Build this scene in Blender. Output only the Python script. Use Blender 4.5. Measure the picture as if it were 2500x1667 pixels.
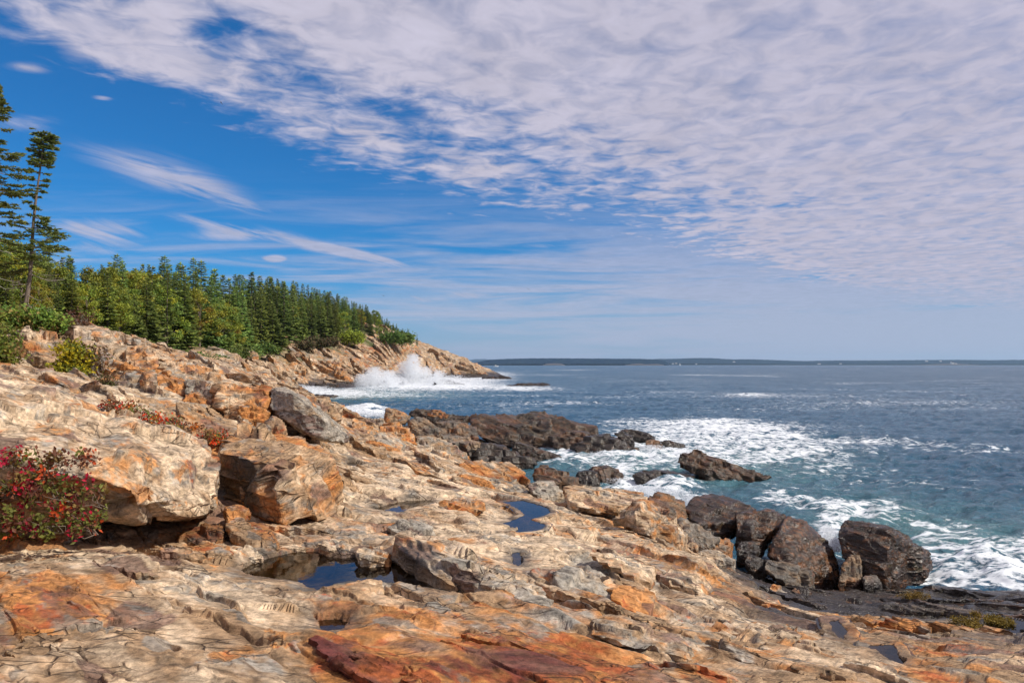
import bpy, bmesh, math, random
import numpy as np
from mathutils import Vector
SC = bpy.context.scene
for _o in list(bpy.data.objects): bpy.data.objects.remove(_o)
COL = SC.collection
R = math.radians
rng = np.random.default_rng(11)
random.seed(5)

# ------------------------------------------------------------------ camera
F, CX, HY, ZC = 1666.7, 1250.0, 890.0, 5.5      # focal length and horizon measured on the 2500 px photograph
cam_d = bpy.data.cameras.new("camera"); cam = bpy.data.objects.new("camera", cam_d); COL.objects.link(cam)
cam.location = (0, 0, ZC); cam.rotation_euler = (R(90), 0, 0)
cam_d.sensor_width = 36; cam_d.lens = 24.0; cam_d.shift_y = (HY-833.5)/2500
cam_d.clip_start = .05; cam_d.clip_end = 60000
SC.camera = cam

# ------------------------------------------------------------------ world, sun, exposure
SUN_AZ, SUN_EL = R(106), R(44)                  # clockwise from +Y
sund = Vector((math.sin(SUN_AZ)*math.cos(SUN_EL), math.cos(SUN_AZ)*math.cos(SUN_EL), math.sin(SUN_EL)))
sl = bpy.data.lights.new("sun", 'SUN'); sl.energy = 4.9; sl.angle = R(.5); sl.color = (1, .93, .82)
so = bpy.data.objects.new("sun", sl); COL.objects.link(so); so.location = (40, -20, 60)
so.rotation_euler = sund.to_track_quat('Z', 'Y').to_euler()
SC.view_settings.view_transform = 'Standard'; SC.view_settings.look = 'None'
SC.view_settings.exposure = 0; SC.view_settings.gamma = 1; SC.view_settings.use_curve_mapping = False

class NT:
    """small helper to write node trees as expressions"""
    def __init__(s, t): s.t = t; s.n = t.nodes; s.l = t.links
    def new(s, k, **kw):
        n = s.n.new(k)
        for a, b in kw.items(): setattr(n, a, b)
        return n
    def put(s, sock, v):
        if isinstance(v, bpy.types.NodeSocket): s.l.new(v, sock)
        elif v is not None:
            try: sock.default_value = v
            except Exception: sock.default_value = (v, v, v, 1) if not hasattr(v, '__len__') else tuple(v)+(1,)
    def m(s, op, a, b=None, c=None, clamp=False):
        n = s.new('ShaderNodeMath', operation=op, use_clamp=clamp)
        for i, v in enumerate((a, b, c)):
            if v is not None: s.put(n.inputs[i], v)
        return n.outputs[0]
    def ss(s, lo, hi, x):
        n = s.new('ShaderNodeMapRange', interpolation_type='SMOOTHSTEP')
        s.put(n.inputs[0], x); s.put(n.inputs[1], lo); s.put(n.inputs[2], hi); n.inputs[3].default_value = 0; n.inputs[4].default_value = 1
        return n.outputs[0]
    def mix(s, f, a, b, blend='MIX'):
        n = s.new('ShaderNodeMix', data_type='RGBA', blend_type=blend)
        s.put(n.inputs[0], f); s.put(n.inputs[6], a); s.put(n.inputs[7], b)
        return n.outputs[2]
    def xyz(s, x, y, z=0.0):
        n = s.new('ShaderNodeCombineXYZ'); s.put(n.inputs[0], x); s.put(n.inputs[1], y); s.put(n.inputs[2], z); return n.outputs[0]
    def noise(s, v, scale, detail=4, rough=.55, dist=0, out=0):
        n = s.new('ShaderNodeTexNoise'); s.put(n.inputs['Vector'], v); n.inputs['Scale'].default_value = scale
        n.inputs['Detail'].default_value = detail; n.inputs['Roughness'].default_value = rough; n.inputs['Distortion'].default_value = dist
        return n.outputs[out]

def rgb(r, g, b): return (r, g, b, 1.0)

world = bpy.data.worlds.new("World"); SC.world = world; world.use_nodes = True
def build_world():
    t = NT(world.node_tree)
    for n in list(t.n): t.n.remove(n)
    out = t.new('ShaderNodeOutputWorld'); bg = t.new('ShaderNodeBackground'); t.l.new(bg.outputs[0], out.inputs[0])
    S = .1; bg.inputs[1].default_value = S
    sky = t.new('ShaderNodeTexSky', sky_type='NISHITA', sun_disc=False, sun_elevation=SUN_EL, sun_rotation=SUN_AZ,
                altitude=0, air_density=1.0, dust_density=.6, ozone_density=3.0)
    tc = t.new('ShaderNodeTexCoord'); sp = t.new('ShaderNodeSeparateXYZ'); t.l.new(tc.outputs['Generated'], sp.inputs[0])
    x, y, z = sp.outputs
    zz = t.m('MAXIMUM', z, .012); u = t.m('DIVIDE', x, zz); v = t.m('DIVIDE', y, zz)
    yy = t.m('MAXIMUM', y, .05); a = t.m('DIVIDE', x, yy); b = t.m('DIVIDE', z, yy)
    blue = t.mix(1.0, sky.outputs[0], rgb(*BLUE_TINT), 'MULTIPLY')
    # altocumulus deck: an inclined edge on the cloud plane (u,v)
    uv = t.xyz(u, v, 0.0)
    big = t.noise(uv, .9, 5, .6, .6)
    rip = t.noise(t.xyz(t.m('ADD', t.m('MULTIPLY', u, .9), t.m('MULTIPLY', v, .30)), t.m('SUBTRACT', t.m('MULTIPLY', v, .9), t.m('MULTIPLY', u, .35)), 3.1), 7.5, 5, .55, .5)
    rip2 = t.noise(t.xyz(t.m('MULTIPLY', u, .55), v, 9.0), 3.2, 5, .6, 1.2)
    e = t.m('DIVIDE', t.m('SUBTRACT', t.m('ADD', 4.15, t.m('MULTIPLY', u, 1.5)), v), t.m('MAXIMUM', v, 1.2))
    for (px, py, rx, ry, sl_, k) in LOBES:
        a0, b0 = (px-CX)/F, (HY-py)/F; da = t.m('SUBTRACT', a, a0); db = t.m('ADD', t.m('SUBTRACT', b, b0), t.m('MULTIPLY', da, sl_))
        q = t.m('ADD', t.m('POWER', t.m('DIVIDE', da, rx/F), 2.0), t.m('POWER', t.m('DIVIDE', db, ry/F), 2.0)); e = t.m('ADD', e, t.m('MULTIPLY', t.m('EXPONENT', t.m('MULTIPLY', q, -1.0)), k))
    f = t.m('ADD', e, t.m('ADD', t.m('MULTIPLY', t.m('SUBTRACT', big, .5), .85), t.m('MULTIPLY', t.m('SUBTRACT', rip, .5), 1.15)))
    f = t.m('ADD', f, t.m('MULTIPLY', t.m('SUBTRACT', rip2, .5), 1.0))
    deck = t.m('MULTIPLY', t.ss(-.08, .66, f), t.m('ADD', .92, t.m('MULTIPLY', t.m('SUBTRACT', rip, .5), 1.15), clamp=True))
    deck = t.m('MULTIPLY', deck, t.m('ADD', .45, t.m('MULTIPLY', t.ss(-.02, .13, b), .55)))
    # thin streaks lower in the sky, given by direction
    strk = t.noise(t.xyz(t.m('MULTIPLY', a, 5.0), t.m('ADD', t.m('MULTIPLY', b, 34.0), t.m('MULTIPLY', a, 9.0)), 1.7), 1.0, 6, .62, .7)
    tot = None
    for (px, py, rx, ry, sl_, k) in WISPS:
        a0, b0 = (px-CX)/F, (HY-py)/F
        da = t.m('SUBTRACT', a, a0); db = t.m('ADD', t.m('SUBTRACT', b, b0), t.m('MULTIPLY', da, sl_))
        q = t.m('ADD', t.m('POWER', t.m('DIVIDE', da, rx/F), 2.0), t.m('POWER', t.m('DIVIDE', db, ry/F), 2.0))
        g = t.m('MULTIPLY', t.m('EXPONENT', t.m('MULTIPLY', q, -1.0)), k)
        tot = g if tot is None else t.m('ADD', tot, g)
    wis = t.m('MULTIPLY', t.ss(.10, .95, t.m('MULTIPLY', tot, t.m('SUBTRACT', t.m('MULTIPLY', strk, 3.4), .80))), .75)
    low = t.noise(t.xyz(t.m('MULTIPLY', a, 3.0), t.m('MULTIPLY', b, 42.0), 6.3), 1.0, 5, .6, .6)
    lowm = t.m('MULTIPLY', t.m('MULTIPLY', t.ss(.30, .10, b), t.ss(.38, .72, t.m('ADD', low, t.m('MULTIPLY', t.ss(-.35, .6, a), .26)))), .72)
    den = t.m('MAXIMUM', deck, t.m('MAXIMUM', wis, lowm))
    tone = t.m('ADD', .86, t.m('MULTIPLY', t.m('SUBTRACT', t.noise(uv, 2.4, 6, .65, .5), .5), .32))
    tone = t.m('ADD', tone, t.m('MULTIPLY', t.m('SUBTRACT', rip, .5), .35))
    cloud = t.mix(1.0, t.mix(t.ss(-.3, .7, a), rgb(*[c/S for c in CLOUD_L]), rgb(*[c/S for c in CLOUD_R])), t.xyz(tone, tone, tone), 'MULTIPLY')
    c = t.mix(den, blue, cloud)
    hz = t.m('MULTIPLY', t.m('POWER', t.ss(.17, .0, b), 1.5), .72)
    hz = t.m('MULTIPLY', hz, t.ss(-.05, .02, y))
    c = t.mix(hz, c, rgb(*[q/S for q in HAZE_C]))
    t.l.new(c, bg.inputs[0])
BLUE_TINT = (.13, .68, 1.15)
CLOUD_L, CLOUD_R = (.64, .615, .75), (.58, .56, .70)
HAZE_C = (.42, .49, .68)
LOBES = [(150, 70, 190, 70, .2, .45), (430, 150, 230, 70, .22, .6), (820, 330, 200, 60, .3, .35), (1150, 430, 200, 50, .3, .3), (2050, 620, 420, 70, .12, .45), (560, 60, 90, 60, 0, -.35)]
WISPS = [(400, 420, 190, 42, .28, .95), (560, 490, 130, 22, .35, .6), (240, 560, 120, 26, .05, 1.0), (230, 610, 130, 22, 0, .7), (520, 545, 120, 16, .18, .75),
         (560, 575, 110, 16, 0, .8), (760, 600, 150, 16, .2, .8), (670, 632, 30, 9, 0, 1.5), (930, 640, 130, 16, .3, .75), (1090, 725, 150, 16, -.05, .8), (980, 695, 80, 9, 0, .5),
         (70, 165, 55, 13, .1, .8), (60, 300, 80, 22, 0, .6), (250, 240, 25, 6, .1, .7), (1050, 770, 190, 14, 0, .6), (1110, 565, 60, 9, .2, .6), (1340, 600, 90, 8, 0, .5),
         (900, 540, 60, 7, .1, .35), (1500, 670, 160, 14, 0, .6)]
build_world()

# ------------------------------------------------------------------ numpy noise
def _hash(ix, iy, iz, seed):
    h = (ix.astype(np.uint32)*np.uint32(374761393)) ^ (iy.astype(np.uint32)*np.uint32(668265263)) ^ (iz.astype(np.uint32)*np.uint32(2147483647-58)) ^ np.uint32((seed*2654435761) & 0xffffffff)
    h = (h ^ (h >> np.uint32(15)))*np.uint32(2246822519); h = (h ^ (h >> np.uint32(13)))*np.uint32(3266489917)
    return h ^ (h >> np.uint32(16))
def perlin(P, seed=0):
    P = np.asarray(P, np.float32); I = np.floor(P); f = P-I; I = I.astype(np.int64)
    w = f*f*f*(f*(f*6-15)+10); out = np.zeros(len(P), np.float32)
    for dx in (0, 1):
        wx = w[:, 0] if dx else 1-w[:, 0]
        for dy in (0, 1):
            wy = w[:, 1] if dy else 1-w[:, 1]
            for dz in (0, 1):
                wz = w[:, 2] if dz else 1-w[:, 2]
                h = _hash(I[:, 0]+dx, I[:, 1]+dy, I[:, 2]+dz, seed)
                g = ((h & 255).astype(np.float32)/127.5-1)*(f[:, 0]-dx) + (((h >> np.uint32(8)) & np.uint32(255)).astype(np.float32)/127.5-1)*(f[:, 1]-dy) + (((h >> np.uint32(16)) & np.uint32(255)).astype(np.float32)/127.5-1)*(f[:, 2]-dz)
                out += wx*wy*wz*g
    return out*1.25
def fbm(P, octv=4, seed=0, rough=.5, lac=2.03, ridged=False):
    P = np.asarray(P, np.float32); s = 0; a = 1.0; t = 0
    for o in range(octv):
        n = perlin(P, seed+o*17)
        s = s + a*((1-2*np.abs(n)) if ridged else n); t += a; a *= rough; P = P*lac+13.7
    return s/t
def worley(P, seed=0):
    """nearest jittered feature: F1, F2, id in 0..1 (three of them), offset vector"""
    P = np.asarray(P, np.float32); d = P.shape[1]
    if d == 2: P = np.c_[P, np.zeros(len(P), np.float32)]
    I = np.floor(P).astype(np.int64)
    f1 = np.full(len(P), 9., np.float32); f2 = f1.copy(); hid = np.zeros(len(P), np.uint32); off = np.zeros((len(P), 3), np.float32)
    for dx in (-1, 0, 1):
        for dy in (-1, 0, 1):
            for dz in ((-1, 0, 1) if d == 3 else (0,)):
                h = _hash(I[:, 0]+dx, I[:, 1]+dy, I[:, 2]+dz, seed)
                q = np.empty((len(P), 3), np.float32)
                q[:, 0] = I[:, 0]+dx+.12+.76*((h & np.uint32(1023)).astype(np.float32)/1023)
                q[:, 1] = I[:, 1]+dy+.12+.76*(((h >> np.uint32(10)) & np.uint32(1023)).astype(np.float32)/1023)
                q[:, 2] = (I[:, 2]+dz+.12+.76*(((h >> np.uint32(20)) & np.uint32(1023)).astype(np.float32)/1023)) if d == 3 else 0
                v = P-q; dd = np.sqrt((v*v).sum(1)); c = dd < f1
                f2 = np.where(c, f1, np.minimum(f2, dd)); f1 = np.where(c, dd, f1); hid = np.where(c, h, hid); off[c] = v[c]
    h2 = _hash(hid.astype(np.int64), hid.astype(np.int64) >> 3, hid.astype(np.int64) >> 7, seed+5)
    ids = np.stack([(h2 & np.uint32(255)), (h2 >> np.uint32(8)) & np.uint32(255), (h2 >> np.uint32(16)) & np.uint32(255)], 1).astype(np.float32)/255
    return f1, f2, ids, off
def sstep(a, b, x):
    t = np.clip((x-a)/(b-a), 0, 1); return t*t*(3-2*t)
def lerp(a, b, t): return a+(b-a)*t
def cmix(c, d, t): return c+(np.asarray(d, np.float32)-c)*t[:, None]

# ------------------------------------------------------------------ projection helpers
def atz(px, py, z):
    Y = (ZC-z)*F/(py-HY); return np.array(((px-CX)/F*Y, Y, z))
def atY(px, py, Y): return np.array(((px-CX)/F*Y, Y, ZC-(py-HY)/F*Y))

# ------------------------------------------------------------------ mesh helpers
def mesh_np(name, V, faces, mat=None, attrs=None, smooth=True):
    """faces: one (n,k) int array or a list of such arrays"""
    if not isinstance(faces, list): faces = [faces]
    me = bpy.data.meshes.new(name); V = np.ascontiguousarray(V, np.float32)
    me.vertices.add(len(V)); me.vertices.foreach_set('co', V.ravel())
    tot = [np.full(len(f), f.shape[1]) for f in faces if len(f)]
    tot = np.concatenate(tot); idx = np.concatenate([f.ravel() for f in faces if len(f)]).astype(np.int32)
    st = np.r_[0, np.cumsum(tot)[:-1]].astype(np.int32)
    me.loops.add(len(idx)); me.loops.foreach_set('vertex_index', idx)
    me.polygons.add(len(tot)); me.polygons.foreach_set('loop_start', st); me.polygons.foreach_set('loop_total', tot.astype(np.int32))
    me.polygons.foreach_set('use_smooth', np.full(len(tot), smooth))
    for k, a in (attrs or {}).items():
        a = np.asarray(a, np.float32)
        if a.ndim == 1: at = me.attributes.new(k, 'FLOAT', 'POINT'); at.data.foreach_set('value', np.ascontiguousarray(a))
        else:
            at = me.attributes.new(k, 'FLOAT_COLOR', 'POINT'); at.data.foreach_set('color', np.ascontiguousarray(np.c_[a, np.ones(len(a), np.float32)]).ravel())
    me.update(calc_edges=True)
    if mat: me.materials.append(mat)
    return me
def link(name, me, parent=None, loc=None):
    o = bpy.data.objects.new(name, me); COL.objects.link(o)
    if parent: o.parent = parent
    if loc is not None: o.location = loc
    return o
def tag(o, label=None, cat=None, group=None, kind=None):
    if label: o['label'] = label
    if cat: o['category'] = cat
    if group: o['group'] = group
    if kind: o['kind'] = kind
    return o
def centred(name, V, faces, mat, attrs=None, smooth=True):
    """thing made of one mesh with its origin at its base"""
    c = np.array([(V[:, 0].min()+V[:, 0].max())/2, (V[:, 1].min()+V[:, 1].max())/2, V[:, 2].min()])
    return link(name, mesh_np(name, V-c, faces, mat, attrs, smooth), loc=c)
def grid_faces(nr, nc):
    i = np.arange(nr*nc).reshape(nr, nc)
    return np.stack([i[:-1, :-1], i[:-1, 1:], i[1:, 1:], i[1:, :-1]], -1).reshape(-1, 4)
def tube(pts, rad, n=6):
    pts = np.asarray(pts, float); rad = np.broadcast_to(rad, len(pts)); V = []; 
    for i, p in enumerate(pts):
        d = pts[min(i+1, len(pts)-1)]-pts[max(i-1, 0)]; d = d/(np.linalg.norm(d)+1e-9)
        a = np.cross(d, (0, 0, 1.)) if abs(d[2]) < .95 else np.cross(d, (1., 0, 0)); a /= np.linalg.norm(a); b = np.cross(d, a)
        for k in range(n):
            t = 2*math.pi*k/n; V.append(p+rad[i]*(a*math.cos(t)+b*math.sin(t)))
    Fc = [[i*n+k, i*n+(k+1) % n, (i+1)*n+(k+1) % n, (i+1)*n+k] for i in range(len(pts)-1) for k in range(n)]
    return np.array(V), np.array(Fc)
class Acc:
    """collects pieces of one mesh"""
    def __init__(s): s.V = []; s.F = {}; s.n = 0; s.C = []
    def add(s, V, Fc, col=None):
        V = np.asarray(V, float); Fc = np.asarray(Fc); s.V.append(V); s.F.setdefault(Fc.shape[1], []).append(Fc+s.n); s.n += len(V)
        if col is not None:
            col = np.asarray(col, float); s.C.append(np.broadcast_to(col, (len(V), 3)) if col.ndim == 1 else col)
    def get(s): return np.concatenate(s.V), [np.concatenate(f) for f in s.F.values()], (np.concatenate(s.C) if s.C else None)
def box(c, d):
    x, y, z = c; a, b, e = np.array(d)/2
    V = np.array([(x+i*a, y+j*b, z+k*e) for k in (-1, 1) for j in (-1, 1) for i in (-1, 1)])
    return V, np.array([(0, 2, 3, 1), (4, 5, 7, 6), (0, 1, 5, 4), (2, 6, 7, 3), (0, 4, 6, 2), (1, 3, 7, 5)])

# ------------------------------------------------------------------ materials
def mat_new(name):
    m = bpy.data.materials.new(name); m.use_nodes = True; t = NT(m.node_tree)
    for n in list(t.n): t.n.remove(n)
    o = t.new('ShaderNodeOutputMaterial'); return m, t, o
def mat_rock(name, fine):
    m, t, o = mat_new(name); p = t.new('ShaderNodeBsdfPrincipled'); t.l.new(p.outputs[0], o.inputs[0])
    col = t.new('ShaderNodeAttribute', attribute_name='col').outputs[0]; wet = t.new('ShaderNodeAttribute', attribute_name='wet').outputs[2]
    geo = t.new('ShaderNodeNewGeometry').outputs['Position']
    mp = t.new('ShaderNodeMapping'); t.l.new(geo, mp.inputs[0]); mp.inputs['Rotation'].default_value = (.15, .2, .7); mp.inputs['Scale'].default_value = (.55, 1.5, 1.6)
    n1 = t.noise(mp.outputs[0], fine*.45, 9, .72, 0); n2 = t.noise(geo, fine*3.0, 6, .7)
    wp = t.new('ShaderNodeVectorMath', operation='ADD'); t.l.new(mp.outputs[0], wp.inputs[0])
    nv = t.new('ShaderNodeTexNoise'); t.l.new(mp.outputs[0], nv.inputs['Vector']); nv.inputs['Scale'].default_value = fine*.5; nv.inputs['Detail'].default_value = 5
    sc_ = t.new('ShaderNodeVectorMath', operation='SCALE'); t.l.new(nv.outputs['Color'], sc_.inputs[0]); sc_.inputs['Scale'].default_value = .55/fine; t.l.new(sc_.outputs[0], wp.inputs[1])
    vo = t.new('ShaderNodeTexVoronoi', feature='DISTANCE_TO_EDGE'); t.l.new(wp.outputs[0], vo.inputs['Vector']); vo.inputs['Scale'].default_value = fine*.75
    vein = t.m('MULTIPLY', t.ss(.05, .0, vo.outputs['Distance']), t.ss(.48, .62, t.noise(geo, fine*.25, 4, .6)))
    vc = t.new('ShaderNodeTexVoronoi', feature='F1'); t.l.new(wp.outputs[0], vc.inputs['Vector']); vc.inputs['Scale'].default_value = fine*1.7
    chip = t.new('ShaderNodeSeparateColor'); t.l.new(vc.outputs['Color'], chip.inputs[0])
    k = t.m('ADD', t.m('ADD', .41, t.m('MULTIPLY', chip.outputs[0], .24)), t.m('ADD', t.m('MULTIPLY', t.ss(.40, .60, n1), .52), t.m('MULTIPLY', t.ss(.41, .59, n2), .42)))
    c = t.mix(1.0, col, t.xyz(k, k, k), 'MULTIPLY')
    c = t.mix(t.m('MULTIPLY', vein, .6), c, rgb(.07, .045, .03))
    t.l.new(c, p.inputs['Base Color'])
    t.l.new(t.m('SUBTRACT', .86, t.m('MULTIPLY', wet, t.m('ADD', .42, t.m('MULTIPLY', n1, .42)))), p.inputs['Roughness'])
    t.l.new(t.m('ADD', .22, t.m('MULTIPLY', wet, .18)), p.inputs['Specular IOR Level'])
    h = t.m('ADD', t.m('ADD', t.m('MULTIPLY', n1, .9), t.m('MULTIPLY', chip.outputs[1], .30)), t.m('SUBTRACT', t.m('MULTIPLY', n2, .35), t.m('MULTIPLY', vein, .6)))
    b = t.new('ShaderNodeBump'); b.inputs['Strength'].default_value = .85; b.inputs['Distance'].default_value = .38/fine; t.l.new(h, b.inputs['Height']); t.l.new(b.outputs[0], p.inputs['Normal'])
    return m
M_ROCK = mat_rock('rock', 7.0); M_ROCK_FAR = mat_rock('rock_far', 1.2)
def mat_leaf(name, trans=.3, jitter=.35):
    m, t, o = mat_new(name); p = t.new('ShaderNodeBsdfPrincipled'); tr = t.new('ShaderNodeBsdfTranslucent'); mx = t.new('ShaderNodeMixShader')
    col = t.new('ShaderNodeAttribute', attribute_name='col').outputs[0]; oi = t.new('ShaderNodeObjectInfo')
    c = t.mix(1.0, col, oi.outputs['Color'], 'MULTIPLY')
    hs = t.new('ShaderNodeHueSaturation'); t.l.new(c, hs.inputs['Color']); r = oi.outputs['Random']
    t.l.new(t.m('ADD', .5-.02, t.m('MULTIPLY', r, .04)), hs.inputs['Hue']); t.l.new(t.m('ADD', 1-jitter/2, t.m('MULTIPLY', r, jitter)), hs.inputs['Value'])
    t.l.new(hs.outputs[0], p.inputs['Base Color']); t.l.new(hs.outputs[0], tr.inputs['Color'])
    p.inputs['Roughness'].default_value = .6; p.inputs['Specular IOR Level'].default_value = .25
    mx.inputs[0].default_value = trans; t.l.new(p.outputs[0], mx.inputs[1]); t.l.new(tr.outputs[0], mx.inputs[2]); t.l.new(mx.outputs[0], o.inputs[0])
    return m
M_LEAF = mat_leaf('foliage'); M_NEEDLE = mat_leaf('needles', .30)
def mat_simple(name, c, rough=.8, nscale=3.0, amp=.5):
    m, t, o = mat_new(name); p = t.new('ShaderNodeBsdfPrincipled'); t.l.new(p.outputs[0], o.inputs[0])
    g = t.new('ShaderNodeTexCoord').outputs['Object']; n = t.noise(g, nscale, 5, .6); k = t.m('ADD', 1-amp/2, t.m('MULTIPLY', n, amp))
    t.l.new(t.mix(1.0, rgb(*c), t.xyz(k, k, k), 'MULTIPLY'), p.inputs['Base Color']); p.inputs['Roughness'].default_value = rough
    return m
M_BARK = mat_simple('bark', (.17, .13, .10), .9, 6, .9); M_DEAD = mat_simple('dead_wood', (.36, .32, .28), .9, 8, .5)
M_WHITE = mat_simple('white_paint', (.8, .8, .78), .5, 1, .1); M_ROOF = mat_simple('roof', (.12, .09, .08), .8, 1, .3)
M_DARK = mat_simple('dark_feathers', (.03, .03, .03), .7, 4, .3); M_SAIL = mat_simple('sailcloth', (.82, .82, .8), .8, 1, .1)
def mat_spray():
    m, t, o = mat_new('spray'); p = t.new('ShaderNodeBsdfDiffuse'); p.inputs[0].default_value = rgb(.92, .94, .96); tr = t.new('ShaderNodeBsdfTranslucent'); tr.inputs[0].default_value = rgb(.92, .94, .96)
    tp = t.new('ShaderNodeBsdfTransparent'); mx = t.new('ShaderNodeMixShader'); mx.inputs[0].default_value = .5; t.l.new(p.outputs[0], mx.inputs[1]); t.l.new(tr.outputs[0], mx.inputs[2])
    m2 = t.new('ShaderNodeMixShader'); m2.inputs[0].default_value = .5; t.l.new(tp.outputs[0], m2.inputs[1]); t.l.new(mx.outputs[0], m2.inputs[2]); t.l.new(m2.outputs[0], o.inputs[0]); return m
M_SPRAY = mat_spray()
def mat_pool():
    m, t, o = mat_new('pool_water'); tp = t.new('ShaderNodeBsdfTransparent'); tp.inputs[0].default_value = rgb(.34, .27, .12)
    g = t.new('ShaderNodeBsdfGlossy'); g.inputs['Roughness'].default_value = .02; g.inputs['Color'].default_value = rgb(.95, .97, 1)
    fr = t.new('ShaderNodeFresnel'); fr.inputs[0].default_value = 1.36; mx = t.new('ShaderNodeMixShader')
    n = t.noise(t.new('ShaderNodeNewGeometry').outputs['Position'], 9, 3, .5); b = t.new('ShaderNodeBump'); b.inputs['Strength'].default_value = .06; b.inputs['Distance'].default_value = .02
    t.l.new(n, b.inputs['Height']); t.l.new(b.outputs[0], g.inputs['Normal']); t.l.new(b.outputs[0], fr.inputs['Normal'])
    t.l.new(t.m('MULTIPLY', fr.outputs[0], 1.1, clamp=True), mx.inputs[0]); t.l.new(tp.outputs[0], mx.inputs[1]); t.l.new(g.outputs[0], mx.inputs[2]); t.l.new(mx.outputs[0], o.inputs[0]); return m
M_POOL = mat_pool()
def mat_sea():
    m, t, o = mat_new('sea_water'); p = t.new('ShaderNodeBsdfPrincipled'); df = t.new('ShaderNodeBsdfDiffuse'); mx = t.new('ShaderNodeMixShader')
    pos = t.new('ShaderNodeNewGeometry').outputs['Position']
    foam = t.new('ShaderNodeAttribute', attribute_name='foam').outputs[2]; shal = t.new('ShaderNodeAttribute', attribute_name='shallow').outputs[2]; dist = t.new('ShaderNodeAttribute', attribute_name='far').outputs[2]
    mp = t.new('ShaderNodeMapping'); t.l.new(pos, mp.inputs[0]); mp.inputs['Rotation'].default_value = (0, 0, .35); mp.inputs['Scale'].default_value = (.6, 1.3, 1)
    lace = t.noise(mp.outputs[0], 1.3, 9, .68, 1.0)
    web = t.m('ABSOLUTE', t.m('SUBTRACT', t.noise(mp.outputs[0], .9, 6, .6, 1.6), .5))
    lz = t.m('SUBTRACT', lace, t.m('MULTIPLY', web, 1.3))
    fine = t.noise(mp.outputs[0], 5.0, 6, .7, .6)
    ff = t.ss(.62, 1.12, t.m('ADD', t.m('MULTIPLY', foam, .9), t.m('ADD', t.m('MULTIPLY', t.m('SUBTRACT', lz, .34), 2.6), t.m('MULTIPLY', t.m('SUBTRACT', fine, .5), 1.2))))
    ff = t.m('MULTIPLY', ff, t.ss(.02, .12, foam))
    base = t.mix(shal, rgb(*SEA_DEEP), rgb(*SEA_SHAL)); t.l.new(base, p.inputs['Base Color'])
    p.inputs['IOR'].default_value = 1.333; t.l.new(t.m('ADD', .10, t.m('MULTIPLY', dist, .10)), p.inputs['Roughness'])
    b1 = t.noise(mp.outputs[0], 1.6, 6, .62, .5); b2 = t.noise(pos, .35, 5, .6, .4)
    b = t.new('ShaderNodeBump'); b.inputs['Strength'].default_value = .95; b.inputs['Distance'].default_value = .55
    t.l.new(t.m('ADD', b1, t.m('MULTIPLY', b2, t.m('ADD', .8, t.m('MULTIPLY', dist, 9.0)))), b.inputs['Height']); t.l.new(b.outputs[0], p.inputs['Normal'])
    df.inputs[0].default_value = rgb(.66, .69, .72); t.l.new(ff, mx.inputs[0]); t.l.new(p.outputs[0], mx.inputs[1]); t.l.new(df.outputs[0], mx.inputs[2]); t.l.new(mx.outputs[0], o.inputs[0]); return m
SEA_DEEP, SEA_SHAL = (.018, .080, .145), (.09, .20, .21)
M_SEA = mat_sea()

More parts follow.
